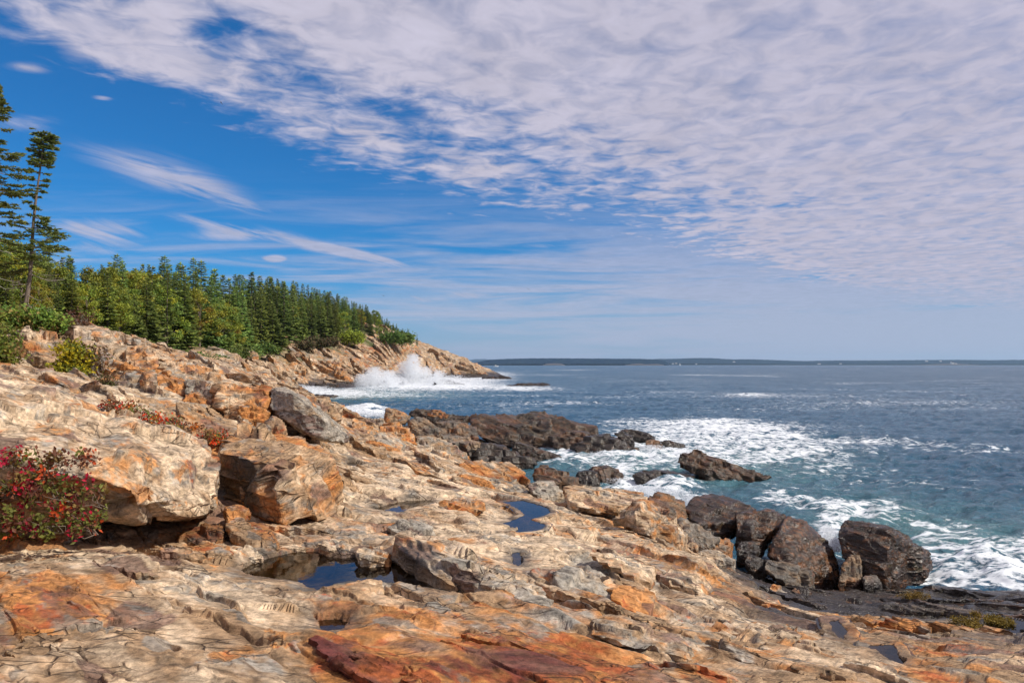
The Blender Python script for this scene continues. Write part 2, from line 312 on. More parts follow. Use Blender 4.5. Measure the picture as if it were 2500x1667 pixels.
# ------------------------------------------------------------------ rock colour (stains, minerals and lichen, wet also carries painted shade on two rocks)
CREAM, TAN, ORANGE, RUST, PURPLE, GREY, DARK, OLIVE, GREEN = [np.array(c, np.float32) for c in
    ((.57, .43, .29), (.34, .22, .125), (.45, .185, .05), (.27, .068, .022), (.15, .082, .066), (.27, .25, .215), (.020, .017, .0155), (.13, .105, .045), (.055, .075, .02))]
def strata(P, ang=.72):
    c, s = math.cos(ang), math.sin(ang); al = P[:, 0]*c-P[:, 1]*s; ac = P[:, 0]*s+P[:, 1]*c
    return al, ac
def rock_color(P, k=1.0, seed=0, pale=0., grey=0., rust=0., wet=0., veg=None, orange=0.):
    al, ac = strata(P); Q = np.stack([al*.5, ac, P[:, 2]*1.5], 1).astype(np.float32)*k
    wv = np.stack([fbm(Q*1.7, 4, seed+90, .6), fbm(Q*1.7, 4, seed+91, .6), fbm(Q*1.7, 3, seed+92)], 1); Qw = Q+.20*wv
    n1 = fbm(Qw*.8, 4, seed, .6); n2 = fbm(Qw*1.6, 4, seed+1, .6); n3 = fbm(Qw*4.0, 4, seed+2, .62); n4 = fbm(Q*11, 3, seed+3, .65); n5 = fbm(Qw*1.4, 5, seed+4, .65); n6 = fbm(Qw*.45, 3, seed+5)
    c = np.broadcast_to(TAN, (len(P), 3)).copy()
    c = cmix(c, CREAM, sstep(-.14, .26, n1+.9*n3+pale-.05)); c = cmix(c, (.17, .105, .062), sstep(.10, .34, n2*.7-n3+.3*n4-.3*pale)*.7)
    c = cmix(c, GREY, sstep(.08, .40, n2+.5*n4+grey)*.85)
    c = cmix(c, ORANGE, sstep(.14, .42, n3*.7+n5*.8+n6*.5+orange+.75*rust)*.88)
    Qs = Q+.05*wv; f1, f2, ids, _ = worley(Qs*2.6, seed+7); g1, g2, idg, _ = worley(Qs*7.5, seed+8)
    c = cmix(c, PURPLE, sstep(.88, .92, ids[:, 0]-.10*rust+.10*n4)*.7)
    c = cmix(c, ORANGE, sstep(.93, .96, ids[:, 1]+.1*n4+.1*orange)*.75)
    c = cmix(c, GREY*.8, sstep(.90, .94, idg[:, 0]+.08*n4+.1*grey)*.7)
    c = cmix(c, RUST, sstep(.24, .50, n5*1.0+n4*.7+n3*.35+rust*.55-.06+.3*n6)*.9)
    c = cmix(c, PURPLE*.8, sstep(.10, .36, fbm(Qw*2.6, 4, seed+21, .6)+.5*rust-.36)*.75); c = cmix(c, (.13, .030, .028), sstep(.42, .66, rust*.5+fbm(Qw*1.9, 4, seed+23, .6))*.8)
    c = c*(1+.95*n4)[:, None]*(1+.22*n2)[:, None]*(.90+.2*idg[:, 1])[:, None]
    br = sstep(-.1, .25, n1-n2)
    c = cmix(c, (.09, .06, .04), (1-sstep(.0, .05, f2-f1))*br*.6)
    c = cmix(c, (.11, .075, .05), (1-sstep(.0, .08, g2-g1))*sstep(.0, .3, n2+.3*n4)*.55)
    w = np.clip(wet, 0, 1)*np.ones(len(P), np.float32)
    dk = DARK*(1+.9*n4+.5*n3)[:, None]; dk = cmix(dk, (.17, .072, .028), sstep(.10, .40, n3+n4*.5-.1+orange*.6)*.8); dk = cmix(dk, OLIVE*.9, sstep(.22, .5, n2+n4*.4)*.6); dk = cmix(dk, (.05, .05, .053), sstep(.1, .35, n5-n3*.4)*.6)
    c = c+(dk-c)*(sstep(.0, 1.0, w+.5*w*(1-w)*4*n2)[:, None]*.95)
    if veg is not None:
        g = GREEN*(1+.9*n4)[:, None]; g = cmix(g, (.12, .085, .04), sstep(.0, .4, n3)*.6); c = c+(g-c)*veg[:, None]
    return np.clip(c, .005, .9).astype(np.float32)

def joint_shift(P, axes, seed, soft=.10, warp=.35):
    """pull points on to joint planes: blocky fracture along the given (direction, spacing, weight) sets"""
    P = P.astype(np.float64).copy()
    for i, (a, sp, w) in enumerate(axes):
        a = np.asarray(a, float); a = a/np.linalg.norm(a)
        n = fbm(np.stack([P[:, 0], P[:, 1], P[:, 2]], 1)/(sp*4.5), 3, seed+i*7)
        t = P@a/sp+warp*n*2.2; fl = np.floor(t); fr = t-fl
        g = perlin(np.c_[fl*3.17, P[:, :2]/(sp*5)].astype(np.float32), seed+50+i)
        tq = fl+sstep(.5-soft, .5+soft, fr); P += a[None, :]*(sp*w*sstep(-.30, .15, g)*(tq-t))[:, None]
    return P

# ------------------------------------------------------------------ terrain: bedrock shore and headland from surveyed points
CZ = [(-600,1600,4.1),(0,1667,3.95),(530,1667,3.9),(1060,1667,3.85),(1600,1667,3.7),(2126,1667,3.3),(2500,1667,2.95),(3100,1667,2.4),
 (0,1490,3.85),(425,1490,3.8),(700,1500,3.65),(1000,1500,3.64),(1250,1520,3.62),(1500,1560,3.45),(1750,1550,3.15),(2045,1535,2.6),(2170,1600,2.75),(2440,1540,1.6),(2500,1450,.25),(2300,1430,.25),(3100,1500,.5),
 (0,1380,3.8),(300,1350,3.68),(520,1400,3.55),(640,1440,3.5),(700,1330,3.28),(830,1320,3.3),(900,1330,3.32),
 (970,1308,3.52),(1090,1335,3.52),(1150,1430,3.55),(1300,1450,3.5),(1600,1500,3.05),(1740,1450,2.6),(1700,1370,2.4),(1850,1500,2.6),(1900,1470,1.6),(2000,1480,1.2),(2150,1480,.85),(2300,1480,.75),(2100,1440,.3),(1990,1445,.4),
 (1250,1340,3.3),(1400,1330,2.98),(1500,1330,2.78),(1250,1280,2.95),(1100,1270,3.05),(950,1280,3.1),(1400,1270,2.6),(1580,1300,2.32),(1650,1340,2.2),(1780,1400,1.6),(1850,1430,1.4),
 (850,1200,3.2),(1000,1195,3.15),(1150,1210,3.0),(900,1150,3.25),(1050,1160,3.02),(1000,1130,2.92),(850,1125,3.2),(1250,1215,2.78),(1340,1240,2.5),(1400,1252,2.3),(1460,1265,2.2),
 (870,1110,3.0),(950,1130,2.8),(1030,1150,2.6),(1120,1180,2.6),(1000,1080,2.2),(1100,1120,1.8),(1200,1150,1.5),(1250,1172,1.8),(930,1050,2.5),(860,1040,2.7)]
CY = [(1420,20,1.3),(1500,18.5,1.3),(1600,18.0,1.1),(1700,19.5,-.2),(1800,18.5,-.2),(1950,18,-.3),(2150,17.8,-.4),(2300,17.2,-.3),(2500,17.7,-.6),(3000,17,-.8),(1300,27,-.2),(1400,26,-.6),(1200,33,.0),(1100,36,.4),(1280,37,-.4),(1500,30,-2),(1800,26,-2),(2300,25,-2.5),(3100,26,-3),
 (1250,45,.2),(1100,46,1.1),(1000,46,1.5),(940,47,.9),(1350,45,-.3),(1500,44,-.8),(1700,44,-2.5),(2500,44,-5),(900,55,-.8),(1000,54,-1),(1200,56,-2),(860,60,-1.0),(850,38,2.6),(900,42,1.6),
 (0,8,3.5),(300,8.2,3.4),(-600,8,3.8),(540,9.6,3.4),(700,9.8,3.32),(830,10.5,3.25),(600,13.5,4.2),(400,13,4.5),(250,12.5,4.9),(0,12.5,5.3),(-400,13,5.7),(750,15,3.65),(830,17,3.2),
 (450,17.5,4.9),(600,18,4.55),(700,19,4.3),(780,20,3.8),(300,18,5.3),(150,19,5.2),(0,17,5.55),(70,22,6.6),(200,22.5,6.5),(-300,22,7.2),(350,23,5.9),(450,26,5.6),
 (0,26,7.4),(200,27,6.95),(300,28,6.55),(360,31,6.4),(470,36,5.8),(540,42,5.5),(600,40,5.0),(690,36,4.42),(760,32,3.95),(830,30,3.45),(620,55,5.0),(680,60,3.3),(740,62,1.2),(800,60,-.8),(720,75,1.5),(760,80,-.8),
 (575,90,6.4),(640,110,5.4),(690,130,2.0),(720,140,.1),(800,140,-1.5),(760,156,.4),(860,155,.2),(860,168,3),(1000,262,.2),(1100,288,.2),(1190,292,.3),(1240,300,-2),(1300,300,-6),(950,190,-2),(1050,230,-3),(900,140,-3),(1100,200,-6),(1250,240,-6),(1000,120,-5),(900,90,-3),
 (700,160,5),(800,182,6),(760,168,2.6),(900,215,8),(900,203,3),(960,265,12),(1000,275,6),(1030,300,13),(965,300,20),(1090,305,10),(1150,305,6.4),(1195,300,2.0),
 (960,280,18.3),(860,245,15.3),(760,205,12),(680,180,10.4),(600,150,8.7),(550,115,6.6),(430,80,6.7),(300,62,7.8),(150,50,8.3),(0,42,8.9),(-400,40,10),(200,40,7.4),
 (900,330,23),(700,260,20),(500,180,16),(300,130,14),(100,90,13),(-300,90,15),(1000,350,18),(1100,380,8),(1200,390,-3),(-600,300,28),(400,400,28),(800,430,26),(1300,430,-8),(3000,60,-8),(2000,100,-10)]
ctl = []
for px, py, z in CZ:
    p = atz(px, py, z); ctl.append((p[0]/p[1], math.log(p[1]), z))
for px, Y, z in CY: ctl.append(((px-CX)/F, math.log(Y), z))
ctl = np.array(ctl); WA = 1.6
def _k(A, B):
    d2 = ((A[:, None, 0]-B[None, :, 0])*WA)**2+(A[:, None, 1]-B[None, :, 1])**2; return np.sqrt(d2+.0012)
_n = len(ctl); _M = np.zeros((_n+3, _n+3)); _M[:_n, :_n] = _k(ctl, ctl)-np.eye(_n)*.012
_Pm = np.c_[np.ones(_n), ctl[:, :2]]; _M[:_n, _n:] = _Pm; _M[_n:, :_n] = _Pm.T
_W = np.linalg.solve(_M, np.r_[ctl[:, 2], 0, 0, 0])
def z_base(a, ly):
    sh = a.shape; q = np.stack([a.ravel(), ly.ravel()], 1); o = np.empty(len(q))
    for i in range(0, len(q), 20000):
        s = q[i:i+20000]; o[i:i+20000] = _k(s, ctl)@_W[:_n]+np.c_[np.ones(len(s)), s]@_W[_n:]
    return o.reshape(sh)
def z_ground(px, Y): return float(z_base(np.array([(px-CX)/F]), np.array([math.log(Y)]))[0])

def upsample(a, ly, na=260, nl=260):
    ga = np.linspace(a.min(), a.max(), na); gl = np.linspace(ly.min(), ly.max(), nl); g = z_base(*np.meshgrid(ga, gl))
    ia = (a-ga[0])/(ga[1]-ga[0]); il = (ly-gl[0])/(gl[1]-gl[0]); i0 = np.clip(ia.astype(int), 0, na-2); l0 = np.clip(il.astype(int), 0, nl-2); fa = (ia-i0)[None, :]; fl = (il-l0)[:, None]
    return g[np.ix_(l0, i0)]*(1-fa)*(1-fl)+g[np.ix_(l0, i0+1)]*fa*(1-fl)+g[np.ix_(l0+1, i0)]*(1-fa)*fl+g[np.ix_(l0+1, i0+1)]*fa*fl

def poly_sd(X, Y, poly):
    """signed distance to a plan polygon, negative inside"""
    d = np.full(X.shape, 1e9); ins = np.zeros(X.shape, bool); n = len(poly)
    for i in range(n):
        (x0, y0), (x1, y1) = poly[i], poly[(i+1) % n]; ex, ey = x1-x0, y1-y0
        t = np.clip(((X-x0)*ex+(Y-y0)*ey)/(ex*ex+ey*ey+1e-12), 0, 1); d = np.minimum(d, np.hypot(X-x0-t*ex, Y-y0-t*ey))
        c = ((y0 > Y) != (y1 > Y)) & (X < (x1-x0)*(Y-y0)/(y1-y0+1e-12)+x0); ins ^= c
    return np.where(ins, -d, d)
# tide pools: outline in the photo projected on to each pool's own water level
POOLS = [
 ('A', 3.25, .17, [(577,1395),(645,1364),(714,1349),(768,1345),(833,1364),(890,1357),(921,1374),(959,1373),(1016,1390),(1079,1415),(1128,1456),(1036,1441),(978,1433),(883,1425),(814,1433),(798,1456),(737,1433),(691,1422),(615,1414)]),
 ('B', 3.0, .12, [(905,1245),(950,1230),(991,1222),(1049,1220),(1064,1230),(1010,1243),(984,1252),(940,1252)]),
 ('C', 2.86, .12, [(1221,1281),(1255,1268),(1284,1257),(1262,1240),(1230,1226),(1276,1221),(1322,1234),(1345,1250),(1330,1260),(1292,1268),(1330,1279),(1320,1292),(1266,1304),(1248,1302),(1262,1291)]),
 ('D', 3.02, .08, [(897,1287),(927,1275),(969,1275),(945,1284),(908,1291)]),
 ('E', 3.47, .07, [(762,1512),(820,1508),(862,1516),(832,1546),(795,1552)]),
 ('F', 2.55, .10, [(2024,1516),(2046,1514),(2066,1540),(2064,1562),(2040,1556)]),
 ('G', 2.62, .10, [(2120,1577),(2178,1575),(2216,1622),(2196,1632),(2150,1604)]),
 ('H', 1.5, .10, [(2390,1530),(2440,1508),(2520,1520),(2560,1575),(2500,1580),(2440,1560)]),
 ('I', 3.17, .08, [(1246,1352),(1266,1345),(1276,1375),(1268,1390),(1252,1380)]),
 ('J', 3.05, .08, [(828,1138),(850,1127),(895,1132),(872,1142)])]
POOLP = [(n, z, d, [tuple(atz(px, py, z)[:2]) for px, py in pts]) for n, z, d, pts in POOLS]
# fracture steps: polyline, drop on its near-left side, reach of the lowered bench
STEPS = [([(1433,1346),(1482,1365),(1550,1388),(1616,1403),(1660,1435),(1705,1462)], 2.95, 2.5, .17, .35),
 ([(1083,1362),(1140,1440),(1250,1472),(1370,1505),(1480,1560)], 3.5, 3.4, .2, .5),
 ([(1392,1382),(1450,1410),(1500,1440),(1560,1500)], 3.1, 3.1, .18, .4),
 ([(1531,1494),(1560,1500),(1595,1496),(1620,1470)], 3.05, 3.0, .16, .5),
 ([(1330,1385),(1360,1420),(1400,1470),(1440,1500)], 3.3, 3.35, .2, .35),
 ([(830,1198),(930,1208),(1000,1206),(1090,1208),(1160,1216)], 3.15, 3.0, .16, .9),
 ([(0,1395),(150,1385),(300,1372),(420,1392)], 3.78, 3.62, -.10, .7),
 ([(350,1450),(480,1500),(660,1560),(700,1640)], 3.75, 3.78, .08, .6),
 ([(740,1552),(830,1570),(930,1620),(980,1667)], 3.72, 3.78, -.10, .5),
 ([(1350,1560),(1500,1590),(1700,1560),(1850,1590),(2000,1667)], 3.55, 3.25, .12, .6),
 ([(1500,1500),(1640,1540),(1760,1530),(1850,1560)], 3.3, 3.0, .12, .5),
 ([(1250,1330),(1300,1345),(1380,1340),(1440,1345)], 3.1, 3.0, .10, .5),
 ([(1750,1480),(1850,1500),(1960,1520),(2050,1510)], 2.6, 2.4, .10, .6),
 ([(2030,1590),(2110,1560),(2200,1590),(2300,1660)], 2.75, 2.7, -.16, .5)]
def steps_dz(X, Y):
    dz = np.zeros(X.shape)
    for pts, z0, z1, drop, w in STEPS:
        P = [atz(px, py, z0+(z1-z0)*i/(len(pts)-1)) for i, (px, py) in enumerate(pts)]
        best = np.full(X.shape, 1e9); sg = np.zeros(X.shape); tt = np.zeros(X.shape); n = len(P)-1
        for i in range(n):
            x0, y0 = P[i][:2]; x1, y1 = P[i+1][:2]; ex, ey = x1-x0, y1-y0
            t = np.clip(((X-x0)*ex+(Y-y0)*ey)/(ex*ex+ey*ey), 0, 1); d = np.hypot(X-x0-t*ex, Y-y0-t*ey); c = d < best
            s = ex*(Y-y0)-ey*(X-x0); best = np.where(c, d, best); sg = np.where(c, np.sign(s), sg); tt = np.where(c, (i+t)/n, tt)
        sd = best*sg      # negative = right of travel direction = nearer the camera when going left to right
        fade = sstep(0, .18, tt)*sstep(1, .82, tt)
        dz += .5*(-drop)*sstep(.03, -.09, sd)*np.exp(-np.maximum(-sd, 0)/w)*fade + .2*drop*sstep(-.03, .04, sd)*np.exp(-np.maximum(sd, 0)/w)*fade
    return dz
def zone(px, py, items):
    w = np.zeros(px.shape, np.float32)
    for (x, y, rx, ry, k) in items: w += k*np.exp(-((px-x)/rx)**2-((py-y)/ry)**2).astype(np.float32)
    return w
ZR = [(1150,1590,330,115,.8),(1250,1645,200,60,.4),(1480,1640,200,60,.3),(150,1440,190,45,.55),(60,1500,120,60,.5),(900,1500,120,50,.5),(880,1620,110,50,.6),(560,1580,90,40,.4),(2250,1600,70,50,.35),(1560,1470,60,30,.35),(2350,1640,100,40,.4)]
ZP = [(1150,1310,200,70,.5),(1000,1180,250,40,.55),(1400,1330,200,60,.35),(500,1450,200,70,.25),(100,1590,160,70,.25),(1900,1600,200,60,.15),(350,960,300,60,.25)]
ZG = [(600,1640,130,50,.5),(1350,1480,120,50,.55),(1430,1400,60,60,.45),(820,1350,80,30,.35),(700,1310,120,30,.3),(1700,1520,120,30,.3)]
ZW = [(2200,1470,330,45,1.0),(2450,1520,180,60,.9),(1980,1480,150,40,.6),(2060,1560,60,30,.35),(800,1330,150,32,.45),(1050,1435,60,20,.4),(800,1500,60,45,.5),(950,1235,120,16,.4),(1280,1240,70,40,.3),(2180,1610,60,40,.3),(1820,1420,60,30,.25)]

def blur(Z, n):
    for _ in range(n):
        A = np.pad(Z, ((1, 1), (0, 0)), 'edge'); Z = (A[:-2]+2*A[1:-1]+A[2:])/4
        A = np.pad(Z, ((0, 0), (1, 1)), 'edge'); Z = (A[:, :-2]+2*A[:, 1:-1]+A[:, 2:])/4
    return Z
def build_shore(name, y0, y1, nr, cols, k, near):
    a = cols; ly = np.linspace(math.log(y0), math.log(y1), nr)
    z = upsample(a, ly, 320 if near else 220, 320 if near else 220); A, L = np.meshgrid(a, ly); Y = np.exp(L); X = A*Y
    P = np.stack([X.ravel(), Y.ravel(), z.ravel()], 1).astype(np.float32); al, ac = strata(P)
    Q = np.stack([al*.42, ac, np.zeros(len(P))], 1).astype(np.float32)*k
    # rugged edges: every feature below is looked up at jittered plan positions
    J = np.stack([P[:, 0], P[:, 1], 0*P[:, 0]], 1)*np.float32(k)
    jx_ = .07*fbm(J*4.2, 4, 300, .6); jy_ = .07*fbm(J*4.2, 4, 310, .6)
    Xj, Yj = X+(jx_/k).reshape(X.shape), Y+(jy_/k).reshape(X.shape)
    Q = Q+np.stack([jx_*.5, jy_, 0*jx_], 1)
    zf = z.ravel()+((.05 if near else .17)/k)*fbm(Q*.7, 4, 3)
    if near: zf = zf+steps_dz(Xj, Yj).ravel()
    amp = sstep(-.5, .35, fbm(J*.35, 3, 320))*.9+.25
    Ql = np.stack([Q[:, 0]*.55, Q[:, 1], Q[:, 2]], 1)
    zf = zf+amp*(.014/k)*fbm(Ql*3.6, 6, 330, .66, ridged=True)
    for q, ed, sd_, wgt in ((.12/k*(1 if near else 2.6), .84, 8, .8), (.042/k*(1 if near else 2.6), .80, 18, .8)):
        lv = zf+.10*P[:, 0]*(1 if near else .3)+(2.6*q)*fbm(Q*(.8 if sd_ == 8 else 1.9), 5, sd_, .62); fl = np.floor(lv/q); fr = lv/q-fl; hsh = perlin(np.stack([fl*3.7, Q[:, 0]*.6, Q[:, 1]*.6], 1), sd_+1)
        zf = zf+wgt*((fl+sstep(ed, 1.0, fr))*q-lv)*(sstep(-.35, .1, hsh) if near else .8)
    Qw = Q+.22*np.stack([fbm(Q*1.7, 4, 40), fbm(Q*1.7, 4, 41), 0*al], 1)
    for sc, tilt, offs, ck, sd in ((.42, .035, .05, .07, 45), (.95, .06, .035, .06, 50), (2.1, .17, .028, .035, 60), (5.2, .26, .018, .02, 70), (11, .30, .009, .010, 75)):
        f1, f2, ids, off = worley(Qw[:, :2]*sc, sd); s = (1 if near else 2.0)/(sc*k)
        if not near: offs, ck = offs*3.2, ck*2.6
        act = sstep(-.15, .25, fbm(Q*.5, 2, sd+3))*.8+.25
        if near and sc < 1: tilt2 = sstep(9, 18, P[:, 1]); act = act*(1+1.0*tilt2)
        zf = zf+act*(((ids[:, 0]-.5)*2*tilt*off[:, 0]+(ids[:, 1]-.5)*2*tilt*off[:, 1])*s+(ids[:, 2]-.5)*2*offs/k)
        zf = zf-act*(ck/k)*(1-sstep(.015, .08, f2-f1))*sstep(.35, .5, ids[:, 0]+.35*fbm(Q*1.1, 2, sd+9))
    zf = blur(zf.reshape(X.shape), 1).ravel()
    zf = zf+(.014/k)*fbm(Q*5.5, 6, 80, .70)+(.012/k)*fbm(J*11, 4, 85, .6, ridged=True)
    PX, PY = CX+F*P[:, 0]/P[:, 1], HY+F*(ZC-z.ravel())/P[:, 1]
    cs, sn = math.cos(.72), math.sin(.72); P[:, 2] = zf
    jt = joint_shift(P, (((sn, cs, .0), .42/k*(1 if near else 2.0), .66), ((cs*.9+.2, -sn, .0), .95/k*(1 if near else 2.0), .62 if not near else .38), ((sn+.5, cs-.3, 0), .17/k*(1 if near else 2.0), .28)), 600, .16)
    ok = (P[:, 1] > (2.6 if near else 52)); P[ok, :2] = jt[ok, :2].astype(np.float32); X, Y = P[:, 0].reshape(X.shape).copy(), P[:, 1].reshape(X.shape).copy()
    Zs = zf.reshape(X.shape)
    if near: nm = sstep(4.2, 8.5, np.exp(L))*.5+.5; zsm = blur(z+steps_dz(X, Y), 3); Zs = zsm+(Zs-zsm)*nm
    wetm = zone(PX, PY, ZW) if near else np.zeros(len(P), np.float32)
    if near:
        jx = .11*fbm(np.stack([X.ravel()*3.0, Y.ravel()*3.0, 0*X.ravel()], 1), 5, 5, .6).reshape(X.shape)
        for n, zp, dep, poly in POOLP:
            xs = [p[0] for p in poly]; ys = [p[1] for p in poly]; mk = (X > min(xs)-.6) & (X < max(xs)+.6) & (Y > min(ys)-.6) & (Y < max(ys)+.6)
            sd = poly_sd(X[mk], Y[mk], poly)+jx[mk]*(1.0 if zp > 3.2 or n in 'ABC' else .8); zz = Zs[mk]
            bed = zp-dep*sstep(0, -.22, sd)-.015+.3*(zz-zp)*.1
            zz = np.where(sd < 0, np.minimum(np.minimum(zz, bed), zp-.012), np.maximum(zz, zp+.006+.12*sd-3*np.maximum(sd-.12, 0)))
            nearside = Y[mk] < np.mean(ys)+.1; slope = np.where(nearside, .17, .55)
            lim = zp+.015+slope*sd+1.5*np.maximum(sd-.5, 0); zz = np.where((sd > 0) & (sd < .95), np.minimum(zz, lim+.5*np.clip(zz-lim, 0, .05)), zz)
            Zs[mk] = zz; w2 = wetm.reshape(X.shape); w2[mk] = np.maximum(w2[mk], .55*sstep(.22, .02, sd)+.1*sstep(.0, -.1, sd)); wetm = w2.ravel()
    P[:, 2] = Zs.ravel()
    tide = fbm(P*np.float32(.5*k), 3, 15)
    wetm = np.maximum(wetm*(1+.6*tide), sstep((2.0 if near else 3.2), (1.0 if near else 1.0), P[:, 2]+(1.0 if near else 1.4)*tide))
    if not near: wetm = np.maximum(wetm, .0)
    veg = None
    if not near:
        tl = zone(PX, PY, [(700,815,420,28,.0)])
        tr = np.interp(PX, [-2000,0,150,300,430,550,600,680,760,860,960,1000,1100], [40,41,49,60,76,112,146,174,198,236,276,300,500])
        veg = sstep(-.10, .10, (P[:, 1]-tr)/tr+.25*fbm(P*np.float32(.12), 4, 22)).astype(np.float32)
    else:
        veg = (sstep(23.5, 26.5, P[:, 1]+6*fbm(P*np.float32(.3), 3, 22))*sstep(150, -50, PX)).astype(np.float32)
    c = rock_color(P, k*(1 if near else 1.2), 100, zone(PX, PY, ZP)+(.02 if near else -.05), zone(PX, PY, ZG)+(-.05 if near else .10), zone(PX, PY, ZR) if near else zone(PX, PY, [(900,870,90,35,.5),(960,850,60,25,.4)]), wetm*.95, veg, .04 if near else -.14)
    f = grid_faces(*X.shape)
    o = link(name, mesh_np(name, P, f, M_ROCK if near else M_ROCK_FAR, {'col': c, 'wet': np.clip(wetm, 0, 1)}))
    return tag(o, kind='structure'), A*np.exp(L), np.exp(L), Zs
def cols_px(lo, hi, step, out_lo, out_hi, ostep):
    return (np.r_[np.arange(out_lo, lo, ostep), np.arange(lo, hi, step), np.arange(hi, out_hi, ostep)]-CX)/F
Q_ = 1.0
shore, SX, SY, SZ = build_shore('bedrock_shore', 2.2, 50, int(1050*Q_), cols_px(-60, 2560, 2.4/Q_, -1000, 3300, 9), 1.0, True)
tag(shore, 'stratified tan and rust bedrock of the near shore')
headland, HX_, HYY, HZ_ = build_shore('headland_terrain', 49.5, 430, int(520*Q_), cols_px(-200, 1320, 2.2/Q_, -1500, 3200, 16), .33, False)
tag(headland, 'pink and tan rocky headland under the spruce forest')
def sampler(X, Y, Z):
    a = X[0]/Y[0, 0]; ly = np.log(Y[:, 0])
    def f(x, y):
        i = int(np.clip(np.searchsorted(a, x/y), 0, len(a)-1)); j = int(np.clip(np.searchsorted(ly, math.log(y)), 0, len(ly)-1)); return float(Z[j, i])
    return f
near_z = sampler(SX, SY, SZ); far_z = sampler(HX_, HYY, HZ_)
def ground_at(x, y): return near_z(x, y) if y < 49.8 else far_z(x, y)

for n, zp, dep, poly in POOLP:
    cx = np.mean([p[0] for p in poly]); cy = np.mean([p[1] for p in poly]); sx = max(p[0] for p in poly)-min(p[0] for p in poly); sy = max(p[1] for p in poly)-min(p[1] for p in poly)
    gx = np.linspace(-sx/2-.25, sx/2+.25, 90); gy = np.linspace(-sy/2-.25, sy/2+.25, 90); mx, my = (max(p[0] for p in poly)+min(p[0] for p in poly))/2, (max(p[1] for p in poly)+min(p[1] for p in poly))/2
    GX, GY = np.meshgrid(gx+mx, gy+my); sd = poly_sd(GX, GY, poly); fq = grid_faces(90, 90); fq = fq[(sd.ravel()[fq] < .15).all(1)]; us = np.unique(fq); rm = np.zeros(8100, int); rm[us] = np.arange(len(us))
    me = mesh_np('tide_pool', np.stack([GX.ravel()-cx, GY.ravel()-cy, 0*GX.ravel()], 1)[us], rm[fq], M_POOL)
    tag(link('tide_pool', me, loc=(cx, cy, zp)), kind='structure')

# ------------------------------------------------------------------ sea
FOAM = [  # x, y, rx, ry, strength
 (1480,1110,150,30,.72),(1640,1075,190,38,.72),(1800,1090,210,50,.62),(1980,1115,170,34,.5),(1560,1200,110,28,.8),(1640,1215,80,30,.8),(1500,1155,60,30,.55),(1370,1120,70,18,.5),(1850,1075,120,25,.45),(1700,1140,150,25,.45),
 (2030,1320,50,50,.85),(2400,1400,150,50,.8),(2500,1390,140,50,.8),(2420,1432,200,26,.9),(2220,1425,120,22,.7),(2280,1380,60,40,.6),(2150,1260,120,30,.42),(2050,1260,60,25,.55),(1960,1240,80,25,.5),(2250,1300,120,30,.4),(2400,1330,160,25,.42),(1900,1225,60,25,.55),(2050,1160,120,18,.3),(2200,1190,200,16,.28),
 (780,960,100,14,.8),(880,965,120,10,.4),(900,1010,60,16,1.0),(860,1005,40,12,.9),(960,940,130,18,.75),(1080,940,120,14,.75),(1200,945,130,10,.5),(1300,950,90,7,.65),(1050,925,120,8,.6),(1210,912,60,8,.7),(1200,925,70,7,.6),(1020,968,150,6,.35),
 (1900,968,330,7,.42),(2200,985,350,8,.42),(2300,1095,140,8,.55),(2150,1080,160,7,.5),(1850,1045,200,9,.42),(1760,1030,100,6,.4),(1600,1035,200,9,.38),(1250,990,180,8,.3),(1400,985,160,6,.35),(1480,970,80,4,.4),(1650,958,120,4,.4),(1830,965,60,4,.5),(1700,915,90,2.5,.5),(1850,917,90,2.5,.5),(1400,903,70,2,.5),(1350,915,80,3,.4),(2100,935,120,2.5,.4),(2300,930,80,2,.35),(1600,930,200,4,.3),(2430,1110,120,7,.5),(1950,1000,260,8,.3),(2380,1000,140,6,.35),(1250,1005,140,7,.3)]
